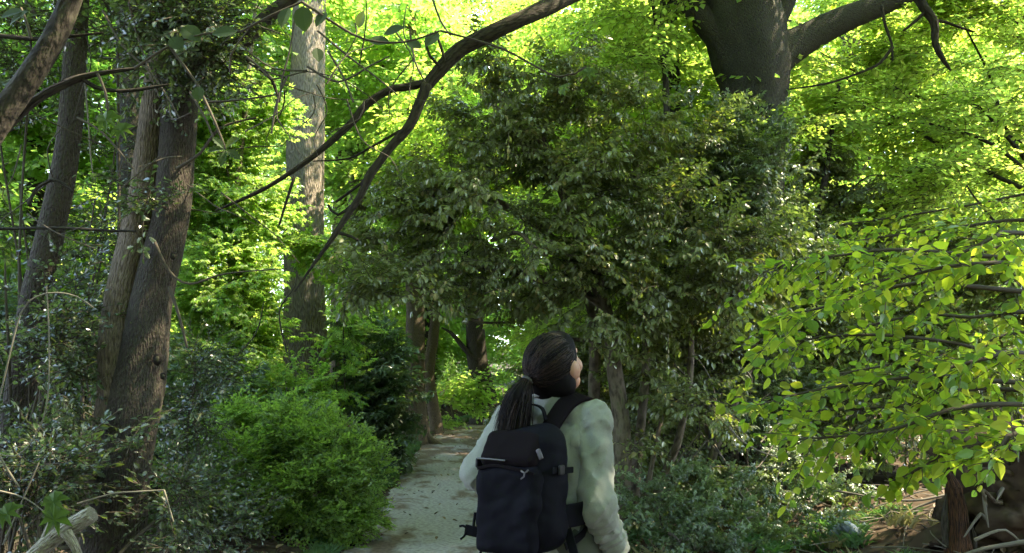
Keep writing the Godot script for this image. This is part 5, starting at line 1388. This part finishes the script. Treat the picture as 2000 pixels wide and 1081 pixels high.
# strands swept back over the skull to the tie, and the tail that falls from it
func hair(root: Node3D, turn: Basis) -> void:
	rng.seed = 91
	var here := Transform3D(turn, HEAD)
	var tie := Vector3(-0.026, 0.028, 0.118)
	var b := Buf.new()
	var f := Field.new(Vector3(-0.12, -0.17, -0.12), Vector3(0.12, 0.15, 0.15), 0.007, 0.008)
	f.ball(Vector3(0, 0.034, 0.018), 0.083, Vector3(0.94, 1.08, 1.14))
	f.bone(Vector3(0, 0.05, -0.04), Vector3(0, 0.05, 0.0), 0.066, 0.066)
	f.bone(Vector3(-0.042, -0.03, 0.045), Vector3(0.042, -0.03, 0.045), 0.045, 0.045)
	f.bone(Vector3(0, -0.02, 0.055), Vector3(0, -0.098, 0.040), 0.052, 0.042)
	f.mesh(b, func(p: Vector3) -> float: return 0.05 * clampf((-0.052 - p.z - maxf(0.0, (p.y - 0.05)) * 0.9) / 0.03, 0.0, 1.0))
	b.v = here * b.v
	smooth(b)
	var cap := part("hair", b.to_mesh(M.hair[0]), root)
	for k in 3:
		b = Buf.new()
		for j in 260:
			var a := rnd(-2.6, 2.6)
			var start := Vector3(sin(a) * 0.076, 0.045 + cos(a) * 0.082, -0.055 + 0.035 * (1.0 - cos(a)) + rnd(-0.01, 0.10))
			var p := PackedVector3Array()
			var r := PackedFloat32Array()
			var lift := rnd(-0.0005, 0.0025)
			var goal := tie + rdir() * 0.012
			for q in 9:
				var t := q / 8.0
				var s := start.lerp(goal, t) - Vector3(0, 0.034, 0.018)
				var out := s / Vector3(0.94, 1.08, 1.14)
				var l := out.length()
				if l > 0.001: s = s * lerpf(maxf(0.0, (0.0865 + lift) / l), 1.0, smoothstep(0.8, 1.0, t))
				p.append(here * (s + Vector3(0, 0.034, 0.018)))
				r.append(0.0019 * (1.0 - 0.3 * t))
			tube(b, p, r, 4, 0, 0, 1, false)
		smooth(b)
		part("strands", b.to_mesh(M.hair[k]), cap)
	var t0 := here * tie
	var back := body.basis.inverse() * Vector3(0, 0, 1)
	var left := body.basis.inverse() * Vector3(-1, 0, 0)
	var tip := t0 + Vector3(0, -0.225, 0) + left * 0.058 + back * 0.045
	var bow := t0 + Vector3(0, -0.055, 0) + left * 0.045 + back * 0.055
	var tail := Node3D.new()
	tail.name = "ponytail"
	root.add_child(tail)
	b = Buf.new()
	var core := spline([t0, bow, tip + Vector3(0, 0.06, 0), tip + Vector3(0, 0.01, 0)], [0.010, 0.028, 0.032, 0.006], 0.02)
	tube(b, core[0], core[1], 12, 0.1)
	smooth(b)
	part("strands", b.to_mesh(M.hair[0]), tail)
	for k in 3:
		b = Buf.new()
		for j in 600:
			var spread_ := rdir() * 0.036 * sqrt(rng.randf())
			var end := tip + spread_ * 1.75 + Vector3(0, rnd(-0.045, 0.11), 0) + rdir() * 0.012
			var mid := bow + spread_ * rnd(1.1, 1.8) + left * rnd(-0.018, 0.018)
			var p := PackedVector3Array()
			var r := PackedFloat32Array()
			for q in 8:
				var t := q / 7.0
				var u := t0 + spread_ * 0.32
				p.append(u.lerp(mid, t).lerp(mid.lerp(end, t), t) + rdir() * 0.0012)
				r.append(0.00125 * (1.0 - 0.5 * t * t))
			tube(b, p, r, 3, 0, 0, 1, false)
		smooth(b)
		part("strands", b.to_mesh(M.hair[k]), tail)
	b = Buf.new()
	var p := PackedVector3Array()
	var r := PackedFloat32Array()
	var ax := (bow - t0).normalized()
	var fx := facing(ax, Vector3.UP)
	for j in 17:
		var a := TAU * j / 16.0
		p.append(t0 + ax * 0.012 + (fx.x * cos(a) + fx.y * sin(a)) * 0.017)
		r.append(0.006)
	tube(b, p, r, 8, 0, 0, 1, false)
	smooth(b)
	part("hair_tie", b.to_mesh(M.shoe), root)

# ---------------------------------------------------------------- the rucksack on the walker's back
func pillow(size: Vector3, round_: float, cell: float, bulge: Callable) -> Buf:
	var b := Buf.new()
	var hx := size * 0.5
	var f := Field.new(-hx - Vector3.ONE * 0.03, hx + Vector3.ONE * 0.03, cell, 0.004)
	for z in f.nz:
		for y in f.ny:
			for x in f.nx:
				var q: Vector3 = f.o + Vector3(x, y, z) * cell
				var e := q.abs() - hx + Vector3.ONE * round_
				var d := e.max(Vector3.ZERO).length() + minf(maxf(e.x, maxf(e.y, e.z)), 0.0) - round_
				f.s[(z * f.ny + y) * f.nx + x] = exp(-f.k * clampf(d + bulge.call(q), -0.2, 0.05))
	f.mesh(b, none)
	return b

func band(root: Node3D, called: String, mat: Material, pts: Array, wide: float, thick: float, across: Array) -> MeshInstance3D:
	var r := []
	for q in pts: r.append(1.0)
	var s := spline(pts, r, 0.015)
	var p: PackedVector3Array = s[0]
	var b := Buf.new()
	for k in p.size():
		var t := float(k) / (p.size() - 1) * (across.size() - 1)
		var j := mini(int(t), across.size() - 2)
		var w: Vector3 = (across[j] as Vector3).lerp(across[j + 1], t - j).normalized()
		var d := (p[mini(k + 1, p.size() - 1)] - p[maxi(k - 1, 0)]).normalized()
		w = (w - d * w.dot(d)).normalized()
		var n := d.cross(w)
		for c in [[-1, -0.6], [-0.85, -1], [0.85, -1], [1, -0.6], [1, 0.6], [0.85, 1], [-0.85, 1], [-1, 0.6]]:
			b.v.append(p[k] + w * c[0] * wide * 0.5 + n * c[1] * thick * 0.5)
	for k in p.size() - 1:
		for j in 8:
			var q := k * 8 + j
			var q2 := k * 8 + (j + 1) % 8
			b.i.append_array([q, q2, q + 8, q2, q2 + 8, q + 8])
	for e in [0, p.size() - 1]:
		for j in range(1, 7): b.i.append_array([e * 8, e * 8 + j, e * 8 + j + 1])
	return part(called, b.to_mesh(mat), root)

func rucksack() -> void:
	M.pack = plain(lin(0.0055, 0.0055, 0.009), 0.75, 0.14)
	M.pack.albedo_texture = grain(0.2, [lin(0.7, 0.7, 0.7), lin(1, 1, 1)], 61, 256, 2)
	M.pack.uv1_triplanar = true
	M.pack.uv1_scale = Vector3(12, 12, 12)
	M.pack_panel = plain(lin(0.007, 0.0055, 0.007), 0.9, 0.1)
	M.webbing = plain(lin(0.004, 0.004, 0.006), 0.8, 0.15)
	M.buckle = plain(lin(0.012, 0.012, 0.015), 0.4, 0.3)
	M.pull = plain(lin(0.07, 0.065, 0.075), 0.5, 0.3)
	var centre := body * Vector3(-0.002, 1.10, 0.222)
	var root := thing("backpack", "dark navy backpack with straps and buckles on the person's back", "backpack", Vector3.ZERO)
	root.transform = Transform3D(body.basis * Basis(Vector3.RIGHT, deg_to_rad(-3.0)), centre)
	var inv := root.transform.affine_inverse()
	var on := func(p: Vector3) -> Vector3: return inv * (body * p)       # from the walker's axes
	var b := pillow(Vector3(0.300, 0.455, 0.19), 0.085, 0.0095, func(q: Vector3) -> float:
		var taper := 0.07 * smoothstep(0.02, 0.24, q.y) * (0.35 + q.z * 4.0) + 0.035 * smoothstep(0.06, 0.24, q.y) * clampf(0.3 - q.x * 5.0, 0.0, 1.2) + 0.03 * smoothstep(-0.12, -0.24, q.y) * (0.4 + absf(q.x) * 4.0)
		return taper + 0.006 * sin(q.y * 26.0 + q.x * 9.0) * 0.5 + 0.014 * lump.get_noise_3d(q.x * 330, q.y * 420, q.z * 330))
	smooth(b)
	part("main_compartment", b.to_mesh(M.pack), root)
	b = pillow(Vector3(0.235, 0.285, 0.07), 0.034, 0.008, func(q: Vector3) -> float: return 0.012 * lump.get_noise_3d(q.x * 380 + 40, q.y * 520, q.z * 380))
	smooth(b)
	var pocket := part("front_pocket", b.to_mesh(M.pack), root, Transform3D(Basis.IDENTITY, Vector3(-0.012, -0.065, 0.080)))
	band(pocket, "zip", M.pack_panel, [Vector3(-0.105, 0.125, 0.030), Vector3(-0.04, 0.138, 0.034), Vector3(0.04, 0.130, 0.034), Vector3(0.105, 0.118, 0.030)], 0.010, 0.006, [Vector3.UP, Vector3.UP])
	b = pillow(Vector3(0.215, 0.135, 0.06), 0.03, 0.008, func(q: Vector3) -> float: return 0.004 * lump.get_noise_3d(q.x * 700 + 90, q.y * 600, q.z * 500))
	smooth(b)
	var top := part("top_pocket", b.to_mesh(M.pack_panel), root, Transform3D(Basis(Vector3.RIGHT, deg_to_rad(-34.0)), Vector3(-0.012, 0.125, 0.058)))
	band(top, "zip", M.pull, [Vector3(-0.112, -0.052, 0.018), Vector3(-0.06, -0.057, 0.026), Vector3(0.0, -0.060, 0.027)], 0.005, 0.004, [Vector3.UP, Vector3.UP])
	# carrying loop, shoulder straps, webbing
	band(root, "grab_loop", M.webbing, [Vector3(-0.045, 0.225, -0.07), Vector3(-0.035, 0.262, -0.062), Vector3(0.0, 0.275, -0.058), Vector3(0.035, 0.262, -0.062), Vector3(0.045, 0.225, -0.07)], 0.024, 0.006, [Vector3(0, 0, 1), Vector3(0, 0, 1)])
	for sd in [-1.0, 1.0]:
		var p := [on.call(Vector3(sd * 0.050, 1.255, 0.165)), on.call(Vector3(sd * 0.066, 1.315, 0.122)), on.call(Vector3(sd * 0.092, 1.378, 0.060)), on.call(Vector3(sd * 0.125, 1.396, 0.0)), on.call(Vector3(sd * 0.132, 1.355, -0.060)), on.call(Vector3(sd * 0.128, 1.27, -0.105)), on.call(Vector3(sd * 0.120, 1.18, -0.125)), on.call(Vector3(sd * 0.130, 1.08, -0.115))]
		band(root, "shoulder_strap", M.pack_panel, p, 0.066, 0.016, [Vector3(1, 0.0, 0), Vector3(0.92, -0.32 * sd, 0.0), Vector3(0.95, -0.25 * sd, 0), Vector3(1, 0, 0), Vector3(1, 0, 0.3 * sd)])
		band(root, "webbing", M.webbing, [p[7], on.call(Vector3(sd * 0.172, 1.00, -0.03)), on.call(Vector3(sd * 0.160, 0.94, 0.09)), Vector3(sd * 0.13, -0.19, -0.06)], 0.026, 0.004, [Vector3.UP, Vector3.UP])
	band(root, "lower_wing", M.pack, [Vector3(0.135, -0.09, -0.03), Vector3(0.165, -0.085, -0.075), Vector3(0.19, -0.075, -0.12)], 0.075, 0.008, [Vector3.UP, Vector3.UP])
	band(root, "strap_end", M.webbing, [Vector3(0.15, -0.13, -0.03), Vector3(0.175, -0.17, -0.01), Vector3(0.195, -0.215, 0.0), Vector3(0.215, -0.245, 0.0)], 0.030, 0.004, [Vector3(1, 0.4, 0), Vector3(1, 0.4, 0)])
	band(root, "compression_strap", M.webbing, [Vector3(0.146, 0.06, -0.08), Vector3(0.150, 0.062, 0.0), Vector3(0.142, 0.065, 0.075)], 0.020, 0.004, [Vector3.UP, Vector3.UP])
	band(root, "compression_strap", M.webbing, [Vector3(-0.146, 0.07, -0.08), Vector3(-0.150, 0.07, 0.0), Vector3(-0.135, 0.075, 0.08)], 0.020, 0.004, [Vector3.UP, Vector3.UP])
	# buckles and pulls
	var bits := [["buckle", M.buckle, Vector3(0.153, 0.065, 0.03), Vector3(0.010, 0.032, 0.038)], ["buckle", M.buckle, Vector3(-0.142, 0.075, 0.062), Vector3(0.012, 0.034, 0.030)], ["zip_pull", M.pull, Vector3(0.098, 0.115, 0.082), Vector3(0.018, 0.036, 0.008)]]
	for q in bits:
		var m := pillow(q[3], minf(q[3].x, minf(q[3].y, q[3].z)) * 0.42, 0.0035, none)
		smooth(m)
		part(q[0], m.to_mesh(q[1]), root, Transform3D(Basis(Vector3.BACK, 0.45 if q[0] == "zip_pull" else 0.0), q[2]))
	band(root, "cord_toggle", M.pull, [Vector3(0.050, 0.062, 0.118), Vector3(0.066, 0.056, 0.124), Vector3(0.078, 0.066, 0.120)], 0.005, 0.004, [Vector3.UP, Vector3.UP])
	band(root, "cord_toggle", M.pull, [Vector3(0.066, 0.056, 0.124), Vector3(0.064, 0.044, 0.124), Vector3(0.052, 0.036, 0.122)], 0.005, 0.004, [Vector3.RIGHT, Vector3.RIGHT])
	# loose cord ends at the lower left
	band(root, "side_clip", M.webbing, [Vector3(-0.12, -0.155, 0.06), Vector3(-0.15, -0.150, 0.07), Vector3(-0.178, -0.146, 0.075)], 0.034, 0.008, [Vector3.UP, Vector3.UP])
	for q in [[Vector3(-0.172, -0.140, 0.076), Vector3(-0.186, -0.134, 0.078), Vector3(-0.198, -0.137, 0.08)], [Vector3(-0.172, -0.152, 0.076), Vector3(-0.180, -0.168, 0.078), Vector3(-0.192, -0.178, 0.08)], [Vector3(-0.150, -0.09, 0.06), Vector3(-0.152, -0.13, 0.065), Vector3(-0.150, -0.150, 0.07)], [Vector3(-0.105, -0.20, 0.09), Vector3(-0.108, -0.235, 0.095), Vector3(-0.100, -0.262, 0.096)], [Vector3(-0.085, -0.225, 0.09), Vector3(-0.088, -0.250, 0.094), Vector3(-0.086, -0.274, 0.094)]]:
		band(root, "cord_end", M.webbing, q, 0.007, 0.007, [Vector3.UP + Vector3.RIGHT * 0.3, Vector3.UP + Vector3.RIGHT * 0.3])
